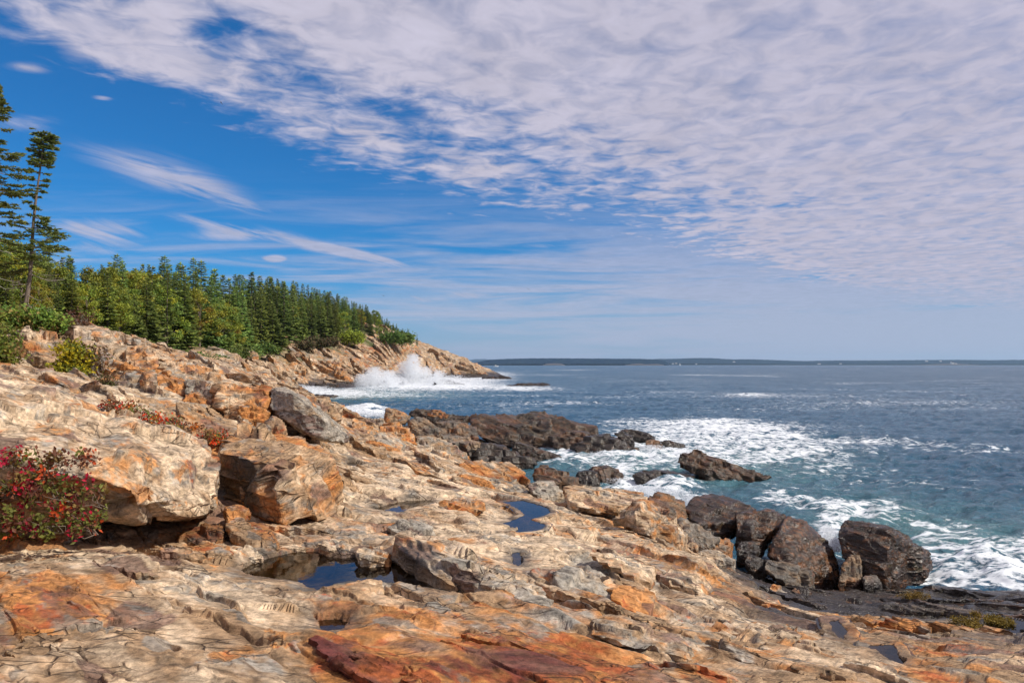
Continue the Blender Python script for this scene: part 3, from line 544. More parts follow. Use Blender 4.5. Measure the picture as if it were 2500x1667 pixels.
def build_sea():
    py = np.r_[np.linspace(1530, 1000, 330), np.linspace(999, 920, 90), np.linspace(919, 895, 50), np.linspace(894.5, 890.55, 22)]
    px = np.r_[np.arange(-900, 560, 40), np.arange(560, 2560, 4.0), np.arange(2560, 3500, 30)]
    Yr = ZC*F/(py-HY); A, Y = np.meshgrid((px-CX)/F, Yr); X = A*Y
    P = np.stack([X.ravel(), Y.ravel(), 0*X.ravel()], 1).astype(np.float32); x, y = P[:, 0], P[:, 1]
    PX, PY = CX+F*x/y, HY+F*ZC/y
    amp = np.clip(1-(y-120)/400, .0, 1)
    def dirn(ang): return x*math.cos(ang)+y*math.sin(ang)
    h = np.zeros(len(P), np.float32)
    C = np.stack([x*.10, y*.22, 0*x], 1); h += .42*fbm(C, 3, 201)*np.clip(1-(y-200)/500, 0, 1)
    C = np.stack([dirn(-1.0)*.75, dirn(.57)*.35, 0*x], 1).astype(np.float32); h += .36*(.5-1.6*np.abs(fbm(C, 3, 210)))*amp
    C = np.stack([dirn(-1.4)*1.6, dirn(.17)*.8, 0*x], 1).astype(np.float32); h += .09*(1-2*np.abs(fbm(C, 3, 220)))*np.clip(1-(y-35)/60, 0, 1)
    C = np.stack([x*.20+y*.05, y*.50, 0*x], 1).astype(np.float32); h += .34*(.35-np.abs(fbm(C, 4, 215, .55)))*np.clip(1-(y-150)/350, 0, 1)
    foam = zone(PX, PY, FOAM)
    nz = fbm(np.stack([x*.35, y*.5, 0*x], 1), 4, 230, .6); st = fbm(np.stack([x*.035+y*.012, y*.11, 0*x], 1), 4, 240, .55)
    foam = foam*(1+.7*nz)
    far = sstep(40, 160, y)
    foam = np.maximum(foam, far*sstep(.02, .36, st+.18*nz)*.47+(1-far)*sstep(.24, .5, st+.2*nz)*.30)
    foam = np.clip(foam, 0, np.where(y > 55, 1.1, .77))
    h += .30*np.clip(foam, 0, 1)*(.4+fbm(np.stack([x*1.2, y*1.2, 0*x], 1), 4, 250))*np.clip(1-(y-60)/200, .0, 1)
    big = zone(PX, PY, [(920,950,70,10,.35),(1650,1200,60,16,.5),(2420,1400,120,40,.35),(900,1008,50,10,.8)]); h += big
    P[:, 2] = h-.12
    shal = np.clip(zone(PX, PY, [(1550,1150,350,70,.6),(2300,1330,350,70,.75),(1900,1150,250,60,.35),(960,965,180,12,.8),(780,970,120,14,.6),(2100,1250,250,50,.4)]), 0, 1)*(1+.5*nz)+.10*sstep(.1, .5, nz)
    o = link('sea', mesh_np('sea', P, grid_faces(*X.shape), M_SEA, {'foam': foam, 'shallow': np.clip(shal, 0, 1), 'far': sstep(25, 260, y)}))
    tag(o, 'choppy dark blue sea with white foam streaks', kind='structure')
build_sea()

# ------------------------------------------------------------------ rocks: hulls through surveyed corner points, broken into facets, layers and cracks
_ico = {}
def ico(n):
    if n not in _ico:
        bm = bmesh.new(); bmesh.ops.create_icosphere(bm, subdivisions=n, radius=1); bm.verts.ensure_lookup_table()
        _ico[n] = (np.array([v.co[:] for v in bm.verts], np.float32), np.array([[v.index for v in f.verts] for f in bm.faces])); bm.free()
    return _ico[n]
def hull_planes(P):
    bm = bmesh.new()
    for p in P: bm.verts.new(p)
    r = bmesh.ops.convex_hull(bm, input=bm.verts[:]); bm.normal_update(); N = []; D = []
    for f in bm.faces:
        if f.calc_area() > 1e-7: N.append(f.normal[:]); D.append(f.normal.dot(f.verts[0].co))
    bm.free(); return np.array(N), np.array(D)
def vnormals(V, Fc):
    n = np.cross(V[Fc[:, 1]]-V[Fc[:, 0]], V[Fc[:, 2]]-V[Fc[:, 0]]); o = np.zeros_like(V)
    for k in range(3):
        for j in range(3): o[:, j] += np.bincount(Fc[:, k], n[:, j], len(V))
    return o/(np.linalg.norm(o, axis=1, keepdims=True)+1e-12)
def hull_rock(pts3, px_size, seed, rough=1.0, sharp=110, layer=1.0, cuts=4, joint=1.0):
    P = np.asarray(pts3, float); c = (P.max(0)+P.min(0))/2; c = .5*c+.5*P.mean(0); P0 = P-c
    w, E = np.linalg.eigh(np.cov(P0.T)+np.eye(3)*1e-4); ext = np.sqrt(w); S = E*np.maximum(ext, ext.max()*.25)
    N, D = hull_planes(P0); D = np.maximum(D, .04*ext.max())
    r_ = np.random.default_rng(seed)
    for _ in range(cuts):
        d = r_.normal(size=3); d /= np.linalg.norm(d); N = np.vstack([N, d]); D = np.r_[D, (P0@d).max()*r_.uniform(.90, .985)]
    lev = 5 if px_size < 70 else 6 if px_size < 190 else 7 if px_size < 420 else 8
    dirs, Fc = ico(lev); dv = dirs@S.T; dv = dv/np.linalg.norm(dv, axis=1, keepdims=True)
    k = np.maximum(dv@N.T, 0)/D[None, :]; r = 1/((k**sharp).sum(1)**(1/sharp))
    V = (dv*r[:, None]).astype(np.float32); L = float(np.median(r))*1.6
    n = vnormals(V, Fc); W = (V+c).astype(np.float32)
    al, ac = strata(W, .72+r_.uniform(-.3, .3)); Q = np.stack([al*.6, ac, W[:, 2]*1.2], 1).astype(np.float32)/L+seed*3.1
    Qw = Q+.16*np.stack([fbm(Q*3, 3, seed+1), fbm(Q*3, 3, seed+2), fbm(Q*3, 3, seed+3)], 1)
    d = .025*fbm(Q*1.8, 4, seed+4)
    for sc, off_a, tl, ck in ((1.6, .028, .13, .030), (4.0, .018, .20, .020), (9.0, .007, .20, .008)):
        f1, f2, ids, off = worley(Qw*sc, seed+int(sc*10))
        d = d+(ids[:, 0]-.5)*2*off_a+((ids-.5)*2*tl*off).sum(1)/sc-ck*(1-sstep(.02, .14, f2-f1))*sstep(.35, .55, ids[:, 2])
    tl_ = r_.normal(0, .18, 2); s = (W[:, 2]+W[:, 0]*(.12+tl_[0])+W[:, 1]*tl_[1])/(L*.16)+.5*fbm(Q*1.5, 4, seed+8); fl = np.floor(s); fr = s-fl
    lay = perlin(np.stack([fl*5.3, fl*0+seed, fl*0], 1), seed)*.05; lay2 = perlin(np.stack([(fl+1)*5.3, fl*0+seed, fl*0], 1), seed)*.05
    d = d+layer*lerp(lay, lay2, sstep(.88, 1, fr))*.8-layer*.018*sstep(.82, .93, fr)*sstep(1.0, .95, fr)
    d = d+.018*fbm(Q*9, 5, seed+12, .65)+.008*fbm(Q*22, 3, seed+14, .6, ridged=True)
    V = V+n*(d*L*rough*.55)[:, None]
    e1 = np.array((r_.normal(.1, .15), r_.normal(.1, .15), 1.)); e2 = np.array((math.sin(.72+tl_[0]), math.cos(.72+tl_[0]), r_.normal(0, .2))); e3 = np.cross(e1, e2)
    lj = min(1, layer)*joint; V = joint_shift(V+c, ((e1, L*.17, .75*lj), (e2, L*.22, .75*joint), (e3, L*.26, .7*joint), (e1+.3*e2, L*.065, .5*lj), (e2-.4*e3, L*.09, .45*joint)), seed+700, .11, .22)-c
    return V+c, Fc
def photo_pts(vis, Y0, back, drop, shrink=.86):
    """corner points seen in the photo (x, y, depth offset) -> world corners, plus the unseen far side and buried foot"""
    vis = [(p[0], p[1], p[2] if len(p) > 2 else 0.) for p in vis]
    P = [atY(x, y, Y0+d) for x, y, d in vis]; mx, my = np.mean([v[0] for v in vis]), np.mean([v[1] for v in vis]); lo = max(v[1] for v in vis)
    for x, y, d in vis:
        P.append(atY(mx+(x-mx)*shrink, my+(y-my)*shrink+3, Y0+d+back))
        if y > my+(lo-my)*.45: q = atY(x, y, Y0+d); q[2] -= drop; P.append(q); q = atY(mx+(x-mx)*.9, y, Y0+d+back); q[2] -= drop; P.append(q)
    return P
def rock(name, label, cat, vis, Y0, back, seed, pal=(0, 0, 0, 0, 0), drop=.25, rough=1.0, sharp=110, layer=1.0, cuts=4, group=None, raw=None, kcol=1.3, joint=1.0, shade_coat=None):
    P = raw if raw is not None else photo_pts(vis, Y0, back, drop)
    xs = [CX+F*p[0]/p[1] for p in P]; ys = [HY+F*(ZC-p[2])/p[1] for p in P]; pxs = max(max(xs)-min(xs), max(ys)-min(ys))
    V, Fc = hull_rock(P, min(pxs, 700), seed, rough, sharp, layer, cuts, joint)
    pale, grey, rust, wet, orange = pal
    wv = np.full(len(V), wet, np.float32)
    if wet < .5: wv = np.maximum(wv, sstep(1.3, .4, V[:, 2]+.5*fbm(V*np.float32(.8), 3, seed)))
    if shade_coat is not None:
        cn = vnormals(V, Fc); cp_ = atY(*shade_coat[:3]); wv = np.maximum(wv, shade_coat[4]*np.exp(-(((V-cp_)/shade_coat[3])**2).sum(1))*sstep(.0, -.35, cn[:, 0]+.5*fbm(V*2.0, 3, seed+40))).astype(np.float32)  # painted shade with dark lichen, only on sides facing left, away from the sun
    C = rock_color(V.astype(np.float32), kcol, seed, pale, grey, rust, wv, None, orange)
    o = centred(name, V, Fc, M_ROCK, {'col': C, 'wet': np.clip(wv, 0, 1)})
    return tag(o, label, cat, group)
TANP, PALE, GREYP, ORA, RUS, WET, BRN = (.1, 0, 0, 0, 0), (.35, 0, -.1, 0, -.1), (.15, .42, -.3, 0, -.3), (0, -.2, .2, 0, .3), (0, -.1, .45, .1, .2), (0, 0, 0, 1., 0), (-.3, .05, .25, .5, .1)
GB = 'boulders and blocks between the bedrock and the sea'; GW = 'wet dark boulders at the tide line'; GL = 'blocks of the low rock ledge running into the sea'; GU = 'blocks stepping up the left slope'; GK = 'loose stones beside the big tide pool'
ROCKS = [
 # great slab and neighbour at left
 ('rock_slab', 'largest tan slab, round-browed, behind the red shrub at the left edge', 'rock slab',
  [(245,1292,7.4),(460,1290,7.8),(528,1267,8.4),(551,1194,8.8),(536,1110,9.5),(300,1200,7.0),(480,1205,7.9),(240,1112,7.45),(486,1087,9.1),(0,1075,7.3),(0,965,9.2),(0,900,12),(250,985,10.5),(480,1065,10.6),(-300,1060,7.0),(-300,880,12),(-200,1290,7.7),(100,1300,7.6)], 0, 3.0, 301, (.24, .02, .06, 0, -.03), dict(drop=.0, rough=.95, layer=.9, cuts=3, kcol=1.1, joint=.22)),
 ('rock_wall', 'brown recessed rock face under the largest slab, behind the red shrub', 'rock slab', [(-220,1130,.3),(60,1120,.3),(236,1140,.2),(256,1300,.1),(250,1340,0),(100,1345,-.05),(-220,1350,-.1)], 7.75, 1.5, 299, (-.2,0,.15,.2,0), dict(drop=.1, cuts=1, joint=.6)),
 ('boulder', 'big cracked tan boulder with a dark shaded left face above the tide pool', 'boulder',
  [(540,1104,10.3),(553,1224,10.2),(590,1233,9.9),(650,1251,9.4),(687,1258,9.2),(769,1268,9.35),(811,1262,9.8),(831,1224,10.2),(831,1189,10.3),(824,1150,10.6),(690,1160,9.15),(705,1122,9.4),(567,1047,12),(640,1058,12.3),(733,1086,12.5),(801,1127,11.6)], 0, 2.2, 302, (.05,-.05,.2,0,.1), dict(drop=.0, rough=.85, cuts=0, shade_coat=(600, 1180, 9.8, .75, .85))),
 ('leaning_block', 'long grey lichened block leaning down to the right on the mid slope', 'boulder',
  [(660,948,.7),(716,957,0),(713,998,-.2),(655,988,.3),(661,1006,.2),(765,1060,-.4),(810,1075,-.3),(846,1082,0),(854,1057,.5),(785,1019,-.3),(769,986,.4),(734,965,.6),(690,943,1.3)], 15, 1.3, 303, GREYP, dict(drop=.0, rough=.7, joint=.3, layer=.4, cuts=2)),
 ('rock_slab', 'flat tan slab right behind the leaning grey block', 'rock slab', [(718,957,0),(785,980,.2),(838,993,.5),(830,1012,.2),(800,1020,0),(760,1000,-.2)], 17.6, 2, 304, TANP, {}),
 ('boulder', 'small purple-brown stone at the left foot of the leaning grey block', 'boulder', [(647,1028,0),(667,1016,.2),(685,1025,.1),(697,1047,0),(650,1040,-.1)], 14.2, .6, 305, (-.3,-.2,.5,.15,-.2), {}),
 ('rock_block', 'square grey-tan block above the start of the long red shrub', 'boulder', [(276,932,.3),(315,906,.5),(367,911,.3),(388,979,0),(338,967,-.1),(269,951,0)], 15.5, 1.6, 306, (.1,.25,0,0,-.1), dict(cuts=6)),
 ('rock_block', 'orange block right of the square grey-tan block', 'boulder', [(371,917,.3),(407,923,.3),(453,927,.4),(450,957,.1),(427,980,0),(389,984,0)], 15.8, 1.6, 307, (.2,-.1,.2,0,.3), dict(cuts=6)),
 ('rock_block', 'grey-green streaked block in the middle of the block row', 'boulder', [(456,929,.3),(509,931,.3),(519,968,0),(522,993,0),(499,993,-.1),(457,962,0)], 15.6, 1.6, 308, (.15,.35,0,0,-.1), dict(cuts=6)),
 ('boulder', 'red-stained wedge at the foot of the grey-green streaked block', 'boulder', [(435,979,0),(473,955,.2),(504,975,.1),(499,991,0),(450,985,-.1)], 15.1, .8, 309, (0,0,.5,0,.2), {}),
 ('rock_block', 'broad pale block, orange at its lower right, left of the leaning grey block', 'boulder', [(522,945,.4),(555,936,.6),(650,948,.7),(655,973,.3),(655,1004,0),(600,1010,-.2),(537,996,-.2),(527,966,0)], 15.2, 2, 310, (.2,-.1,.15,0,.2), dict(cuts=6)),
 ('boulder', 'rusty brown block below the broad pale block', 'boulder', [(581,997,0),(606,982,.1),(655,1006,.1),(636,1034,0),(619,1037,-.1),(588,1019,-.1)], 14.8, .8, 311, (-.1,-.2,.45,0,.3), {}),
 ('rock_block', 'tall tan block with a dark left side below the spruces', 'boulder', [(305,863,.5),(330,850,.8),(359,845,.8),(384,872,.4),(388,904,.2),(353,908,0),(315,903,-.1)], 19, 2, 312, (.25,-.1,.1,0,.15), {}),
 ('rock_block', 'low tan block with a rusty end right of the tall tan block', 'boulder', [(392,876,.5),(453,884,.8),(528,907,.6),(535,917,.1),(509,925,0),(463,917,-.1),(400,892,0)], 20, 2.4, 313, (.15,0,.15,0,.1), {}),
 ('rock_outcrop', 'blocky brown outcrop under the green bush at the left edge', 'rock outcrop', [(40,824,0),(90,808,.5),(127,818,.6),(148,843,.5),(141,879,0),(121,879,-.2),(52,867,-.1)], 19, 2.2, 314, (0,.05,.15,0,0), dict(rough=1.3)),
 ('boulder', 'pale stone perched on top of the blocky brown outcrop', 'boulder', [(48,815,0),(56,801,.2),(72,797,.3),(85,816,.1),(68,820,-.1)], 19.2, .7, 315, PALE, {}),
 ('rock_outcrop', 'highest pale outcrop on the near slope, right of the yellow shrub', 'rock outcrop', [(170,830,.3),(181,794,1.2),(200,792,1.3),(241,807,1.1),(293,820,1.0),(308,853,.4),(312,891,.1),(302,906,0),(262,901,-.3),(200,870,-.3)], 20, 3, 316, (.2,.1,.05,0,0), dict(rough=1.1)),
 # stones under the big boulder, by the pool
 ('boulder', 'wedge-shaped stone jammed between the largest slab and the big cracked boulder', 'boulder', [(551,1240,0),(575,1233,.2),(595,1238,.2),(615,1251,.1),(585,1266,0),(556,1276,-.1)], 8.5, .6, 317, (.1,0,.3,0,.3), dict(drop=.1)),
 ('boulder', 'dark-faced block with a white edge lying above the pool', 'boulder', [(551,1280,.1),(590,1274,.4),(632,1279,.3),(664,1299,.2),(681,1326,.1),(664,1337,-.1),(600,1322,-.15),(556,1314,0)], 8.15, .7, 318, (.0,0,.35,.25,.1), dict(drop=.15)),
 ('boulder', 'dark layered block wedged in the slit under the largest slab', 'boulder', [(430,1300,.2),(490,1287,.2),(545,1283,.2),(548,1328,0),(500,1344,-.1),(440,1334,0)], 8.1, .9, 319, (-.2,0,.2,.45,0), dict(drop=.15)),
 ('boulder', 'flat brown stone at the water side of the slit', 'boulder', [(501,1345,0),(530,1336,.15),(558,1333,.2),(568,1357,0),(514,1370,-.05)], 7.5, .35, 320, (.1,.1,.2,0,0), dict(drop=.1), GK),
 ('boulder', 'pointed pale stone at the left end of the big tide pool', 'boulder', [(579,1338,.1),(605,1333,.2),(627,1343,.1),(642,1360,0),(600,1367,-.05),(583,1362,0)], 7.75, .35, 321, (.25,.1,0,0,0), dict(drop=.1), GK),
 ('boulder', 'small flat stone at the back rim of the big tide pool', 'boulder', [(683,1336,0),(715,1326,.2),(748,1336,.1),(745,1344,0),(700,1346,0)], 8.2, .3, 322, (.2,.1,0,0,0), dict(drop=.1), GK),
 ('boulder', 'flat layered stone at the far right rim of the big tide pool', 'boulder', [(775,1330,.1),(800,1318,.3),(850,1316,.4),(905,1330,.2),(895,1350,0),(830,1350,0)], 8.0, .6, 323, (.2,.15,0,.05,0), dict(drop=.1)),
 ('boulder', 'low grey stone between the pool and the steep step', 'boulder', [(868,1345,.1),(900,1330,.3),(945,1342,.2),(955,1366,0),(915,1368,0),(880,1360,0)], 7.6, .5, 324, (.1,.15,.1,.15,0), dict(drop=.1)),
 ('rock_step', 'upright dark grey rock step at the right side of the big tide pool', 'rock slab', [(962,1330,.2),(968,1309,.35),(985,1307,.4),(1040,1317,.2),(1068,1328,.1),(1086,1362,-.3),(1079,1416,-.75),(1016,1392,-.25),(966,1372,.15),(1130,1330,.7),(1140,1385,-.1),(1120,1440,-.9)], 7.45, .7, 325, (.2,.2,0,0,-.1), dict(drop=.2, rough=.4, layer=.5, cuts=0, shade_coat=(1010, 1355, 7.4, .6, .85))),
 ('boulder', 'domed grey stone lying on the pale slab behind the steep step', 'boulder', [(948,1288,0),(975,1270,.2),(1010,1266,.3),(1050,1285,.2),(1058,1297,0),(1000,1302,-.15),(960,1297,-.1)], 9.2, .7, 326, (.1,.45,-.4,0,-.4), dict(drop=.15, rough=.6)),
 ('boulder', 'cracked tan boulder standing in the upper tide pool', 'boulder', [(1056,1238,0),(1075,1226,.2),(1130,1219,.5),(1180,1228,.4),(1188,1243,.1),(1140,1252,-.1),(1066,1257,-.1)], 11.7, .8, 327, (.1,.1,.1,0,.1), dict(drop=.15)),
 ('boulder', 'pale rounded stone at the bottom edge of the photo', 'boulder', [(205,1668,0),(220,1645,.1),(255,1640,.12),(285,1652,.12),(330,1658,.1),(350,1690,0),(200,1690,0)], 3.9, .3, 328, (.7,-.1,-.5,0,-.6), dict(drop=.1, rough=.25, sharp=10, layer=.1, cuts=0)),
 ('rock_slab', 'smooth reddish slab at the bottom between the grey pitted rock and the rust bedrock', 'rock slab', [(712,1580,.1),(740,1556,.25),(800,1553,.3),(880,1592,.25),(950,1640,.1),(1000,1690,-.1),(760,1700,-.2)], 4.0, .5, 329, (-.25,-.1,.35,0,.0), dict(drop=.15, rough=.35, layer=.5, cuts=0)),
 ('boulder', 'grey pitted rock at the bottom left of the reddish slab', 'boulder', [(450,1660,0),(490,1625,.2),(560,1590,.35),(660,1600,.3),(740,1615,.2),(770,1690,0),(440,1700,-.1)], 4.0, .5, 330, (.3,.35,.0,0,.15), dict(drop=.15, rough=.7, cuts=2)),
 ('rock_slab', 'grey-white jagged ridge running right from the upright step', 'rock slab', [(1090,1424,6.85),(1134,1446,6.6),(1190,1453,6.45),(1248,1475,6.1),(1302,1487,5.9),(1358,1513,5.6),(1085,1366,7.0),(1123,1388,6.8),(1190,1413,6.6),(1257,1429,6.35),(1302,1451,6.05),(1346,1480,5.8),(1150,1378,7.3),(1250,1408,6.9),(1330,1448,6.4)], 0, .4, 501, (.3,.32,-.1,0,0), dict(drop=.12, rough=.9, cuts=0, layer=.6)),
 ('rock_block', 'grey crumpled rock between the jagged ridge and the orange-fronted block', 'rock slab', [(1352,1398,.1),(1386,1378,.4),(1430,1393,.4),(1490,1438,.3),(1538,1488,.1),(1535,1509,-.1),(1460,1507,-.25),(1414,1476,-.2),(1375,1442,-.1),(1358,1420,0)], 6.75, .5, 502, (.25,.42,-.2,0,-.1), dict(drop=.12, rough=1.25, cuts=0)),
 ('rock_block', 'block with a sheer orange front on the main slab', 'rock slab', [(1486,1437,.1),(1531,1428,.3),(1584,1436,.4),(1602,1462,.2),(1592,1497,-.1),(1540,1493,-.2),(1490,1456,-.1)], 6.75, .5, 503, (.2,-.1,.1,0,.3), dict(drop=.12, rough=.6, cuts=0, layer=.5)),
 ('rock_slab', 'slab with a shaded purple-brown edge on the seaward side of the main slab', 'rock slab', [(1616,1402,.2),(1658,1407,.2),(1686,1416,.1),(1724,1452,0),(1704,1464,-.2),(1677,1446,-.15),(1635,1426,0),(1640,1385,.6),(1700,1395,.6),(1740,1440,.4)], 8.5, .3, 504, (.1,0,.1,0,.05), dict(drop=.1, rough=.5, cuts=0, layer=.6)),
 ('rock_slab', 'thin slab with a dark broken lip in the middle of the main slab', 'rock slab', [(1440,1346,.3),(1478,1361,.2),(1520,1380,.1),(1563,1382,.3),(1598,1413,.1),(1590,1424,-.1),(1541,1405,-.15),(1499,1386,-.1),(1450,1362,.1),(1520,1350,.8),(1600,1390,.5)], 8.2, .3, 505, (.15,.05,.1,0,.05), dict(drop=.08, rough=.5, cuts=0, layer=.6)),
 ('rock_slab', 'long grey-tan ridge with a dark underside above the lower right corner', 'rock slab', [(1438,1518,.2),(1490,1508,.3),(1560,1533,.2),(1640,1548,.15),(1748,1590,.1),(1756,1616,-.1),(1700,1612,-.2),(1600,1584,-.25),(1500,1562,-.2),(1446,1542,-.05)], 5.3, .5, 506, (.15,.2,.1,0,.05), dict(drop=.12, rough=.7, cuts=0)),
 ('rock_slab', 'pale low ridge on the right half of the lower slope', 'rock slab', [(1708,1534,.1),(1760,1523,.3),(1850,1538,.2),(1942,1533,.3),(1950,1552,0),(1850,1574,-.2),(1760,1562,-.15)], 6.5, .5, 507, (.25,.1,.1,0,0), dict(drop=.1, rough=.7, cuts=0)),
 ('rock_slab', 'broad flat tan slab along the bottom edge in the right half', 'rock slab', [(1790,1590,.5),(1880,1560,.9),(1990,1580,.8),(2110,1640,.3),(2160,1690,0),(1900,1720,-.2),(1700,1700,-.1),(1720,1640,.2)], 4.9, .5, 508, (.15,-.1,.2,0,.15), dict(drop=.12, rough=.45, cuts=0)),
 # boulder field in the middle
 ('boulder', 'reddish boulder with a flat tilted face, right of the tan slabs', 'boulder', [(927,1042,.4),(945,1034,.8),(965,1033,.8),(985,1044,.5),(1010,1067,.3),(1016,1086,.1),(1001,1107,0),(972,1075,-.2),(925,1056,-.1)], 25, 1.8, 340, (0,0,.3,0,.05), {}, GB),
 ('boulder', 'speckled pale grey boulder in front of the reddish one', 'boulder', [(899,1076,.4),(920,1065,.7),(945,1058,.8),(972,1067,.5),(991,1098,.1),(1000,1113,0),(1000,1133,-.1),(985,1146,-.2),(968,1144,-.2),(940,1090,-.3)], 22, 1.4, 341, (.25,.35,-.2,0,-.2), {}, GB),
 ('boulder', 'rusty boulder with a dark undercut beside the far left puddle', 'boulder', [(846,1080,.3),(857,1074,.5),(934,1082,.6),(965,1102,.2),(967,1123,0),(957,1134,-.1),(915,1123,-.2),(867,1119,-.1),(848,1100,0)], 20.3, 1.2, 342, (.05,0,.3,0,.25), {}, GB),
 ('boulder', 'pale flat-topped boulder with a dark hollow in the middle of the field', 'boulder', [(999,1110,.1),(1016,1095,.5),(1047,1093,.7),(1087,1105,.5),(1123,1130,.1),(1104,1143,0),(1081,1144,-.1),(1039,1126,-.1)], 22.5, 1.3, 343, (.3,.1,0,0,0), {}, GB),
 ('boulder', 'small orange boulder below the pale flat-topped one', 'boulder', [(997,1142,.1),(1016,1133,.3),(1064,1140,.3),(1078,1153,.1),(1068,1168,0),(1026,1157,-.1)], 20, .8, 344, (0,-.1,.3,0,.35), {}, GB),
 ('boulder', 'long grey-brown slab right of the reddish boulder', 'boulder', [(1016,1064,.2),(1033,1061,.5),(1072,1071,.5),(1115,1093,.4),(1141,1115,.2),(1125,1127,0),(1087,1106,-.2),(1018,1090,-.1)], 26, 1.5, 345, (-.1,.2,.1,.1,-.1), {}, GB),
 ('boulder', 'wide boulder with orange right end near the water inlet', 'boulder', [(1108,1141,.1),(1137,1124,.6),(1190,1128,.8),(1245,1133,.7),(1273,1152,.3),(1286,1171,0),(1248,1178,-.1),(1202,1167,-.3),(1135,1157,-.2)], 21, 1.5, 346, (.1,.15,.25,0,.2), {}, GB),
 ('boulder', 'bright orange sharp-edged boulder at the edge of the pale terrace', 'boulder', [(1114,1184,0),(1121,1160,.2),(1136,1158,.4),(1175,1170,.4),(1231,1205,.1),(1192,1202,-.1),(1154,1200,-.2)], 17.5, 1.0, 347, (0,-.2,.3,0,.45), {}, GB),
 ('boulder', 'tan stone between the small orange boulder and the bright orange one', 'boulder', [(1078,1160,0),(1092,1147,.3),(1118,1153,.3),(1112,1182,0),(1088,1182,-.1)], 18.5, .8, 348, TANP, {}, GB),
 ('boulder', 'flat grey-brown slab block left of the pale grey cube', 'boulder', [(1196,1178,.6),(1208,1171,1.2),(1262,1177,1.1),(1284,1188,.6),(1294,1203,0),(1271,1211,-.1),(1238,1209,-.1),(1205,1194,0)], 18, 1.2, 349, (-.1,.3,.1,.15,-.1), dict(cuts=6), GB),
 ('boulder', 'pale grey cube-like block beside the upper pool', 'boulder', [(1285,1183,.3),(1310,1176,.7),(1347,1174,.7),(1361,1190,.3),(1374,1208,.1),(1365,1220,0),(1338,1224,-.1),(1303,1206,-.1)], 17, 1.1, 350, (.2,.45,-.4,0,-.4), dict(layer=.4, cuts=4), GB),
 ('boulder', 'tan slabs low in the gap behind the leaning grey block', 'rock slab', [(819,1022,.2),(857,1016,.6),(877,1042,.3),(922,1056,.1),(903,1070,0),(855,1058,-.2)], 27, 2.2, 351, (.05,.1,.1,0,0), {}, GB),
 ('boulder', 'rough olive-brown rock where the low ledge begins', 'boulder', [(997,1027,.2),(1030,1017,.7),(1047,1027,.5),(1068,1046,.3),(1077,1060,0),(1039,1061,-.1),(1001,1052,-.1)], 32, 2, 352, (-.2,.2,.15,.5,0), {}, GB),
 ('boulder', 'olive-grey boulder at the back of the field, left of the reddish one', 'boulder', [(872,1035,.1),(900,1022,.5),(930,1022,.5),(945,1036,.2),(925,1050,0),(885,1050,0)], 31, 2, 353, (-.1,.2,.1,.2,0), {}, GB),
 ('boulder', 'small pale stone in the boulder field right of the long slab', 'boulder', [(1085,1085,0),(1100,1080,.2),(1112,1094,.1),(1110,1105,0),(1092,1098,0)], 27, .8, 354, PALE, {}, GB),
 ('boulder', 'low dark wet rocks at the head of the inlet', 'boulder', [(1128,1087,.3),(1190,1086,.8),(1255,1105,.5),(1311,1125,.1),(1245,1134,-.2),(1190,1129,-.3),(1150,1116,-.2)], 34.5, 2.2, 355, (0,0,0,.9,0), {}, GW),
 # low ledge running out
 ('rock_ledge', 'long dark brown cracked rock ledge, highest block of the point', 'rock ledge', [(1140,1020,1.5),(1173,1013,2.2),(1221,1011,2.5),(1309,1011,2.6),(1372,1021,2.4),(1447,1043,2),(1465,1055,1.2),(1450,1075,.5),(1384,1096,.2),(1340,1094,0),(1257,1077,-.3),(1200,1076,-.3),(1163,1064,0)], 43, 3.2, 360, (-.25,.1,.25,.78,.0), dict(drop=.3, rough=.9, kcol=.8, joint=.55), GL),
 ('rock_block', 'smooth black-brown block leaning on the seaward end of the ledge', 'boulder', [(1338,1066,.3),(1372,1059,.5),(1403,1050,.8),(1433,1055,.7),(1452,1074,.2),(1430,1086,0),(1390,1094,-.2),(1359,1094,-.3)], 42.3, 2, 361, (-.3,0,.3,.8,0), dict(rough=.6, kcol=.8), GL),
 ('rock_block', 'low black wet slab with trickling water at the end of the ledge', 'boulder', [(1391,1094,.2),(1440,1062,.8),(1487,1062,.8),(1525,1080,.4),(1562,1099,.1),(1562,1115,-.1),(1535,1117,-.2),(1468,1107,-.3),(1410,1100,-.2)], 41.0, 2.2, 362, WET, dict(rough=.5, cuts=6, kcol=.8), GL),
 ('rock_block', 'tilted black block in the surf beside the wet slab', 'boulder', [(1500,1058,.3),(1515,1053,.5),(1544,1068,.3),(1548,1080,0),(1530,1080,-.1)], 42.6, 1.2, 363, WET, dict(kcol=.8), GL),
 ('boulder', 'round brown rock with white water pouring over it', 'boulder', [(1576,1076,.2),(1590,1072,.5),(1604,1074,.4),(1618,1088,.1),(1615,1104,0),(1581,1108,-.2)], 42.6, 1.2, 364, (-.2,0,.4,.7,.1), dict(kcol=.8), GL),
 ('rock_block', 'washed low rock far out in the surf behind the point', 'boulder', [(1510,1050,.2),(1540,1047,.5),(1580,1054,.5),(1600,1068,.1),(1560,1070,-.2)], 45.5, 2, 365, WET, dict(rough=.6, kcol=.8), GL),
 ('rock_block', 'thin low rock with foam at the outer end of the point', 'boulder', [(1612,1078,0),(1630,1073,.3),(1670,1086,.2),(1680,1094,0),(1640,1092,-.1)], 42.8, 1, 366, WET, dict(kcol=.8), GL),
 ('rock_block', 'grey-brown ledge block with a pale vein across it', 'boulder', [(1060,1030,.6),(1093,1027,1),(1137,1036,1),(1160,1046,.6),(1165,1062,.1),(1150,1068,-.1),(1087,1062,-.2),(1072,1050,0)], 36, 2.4, 367, (-.2,.2,.15,.62,0), dict(cuts=6, kcol=.9), GL),
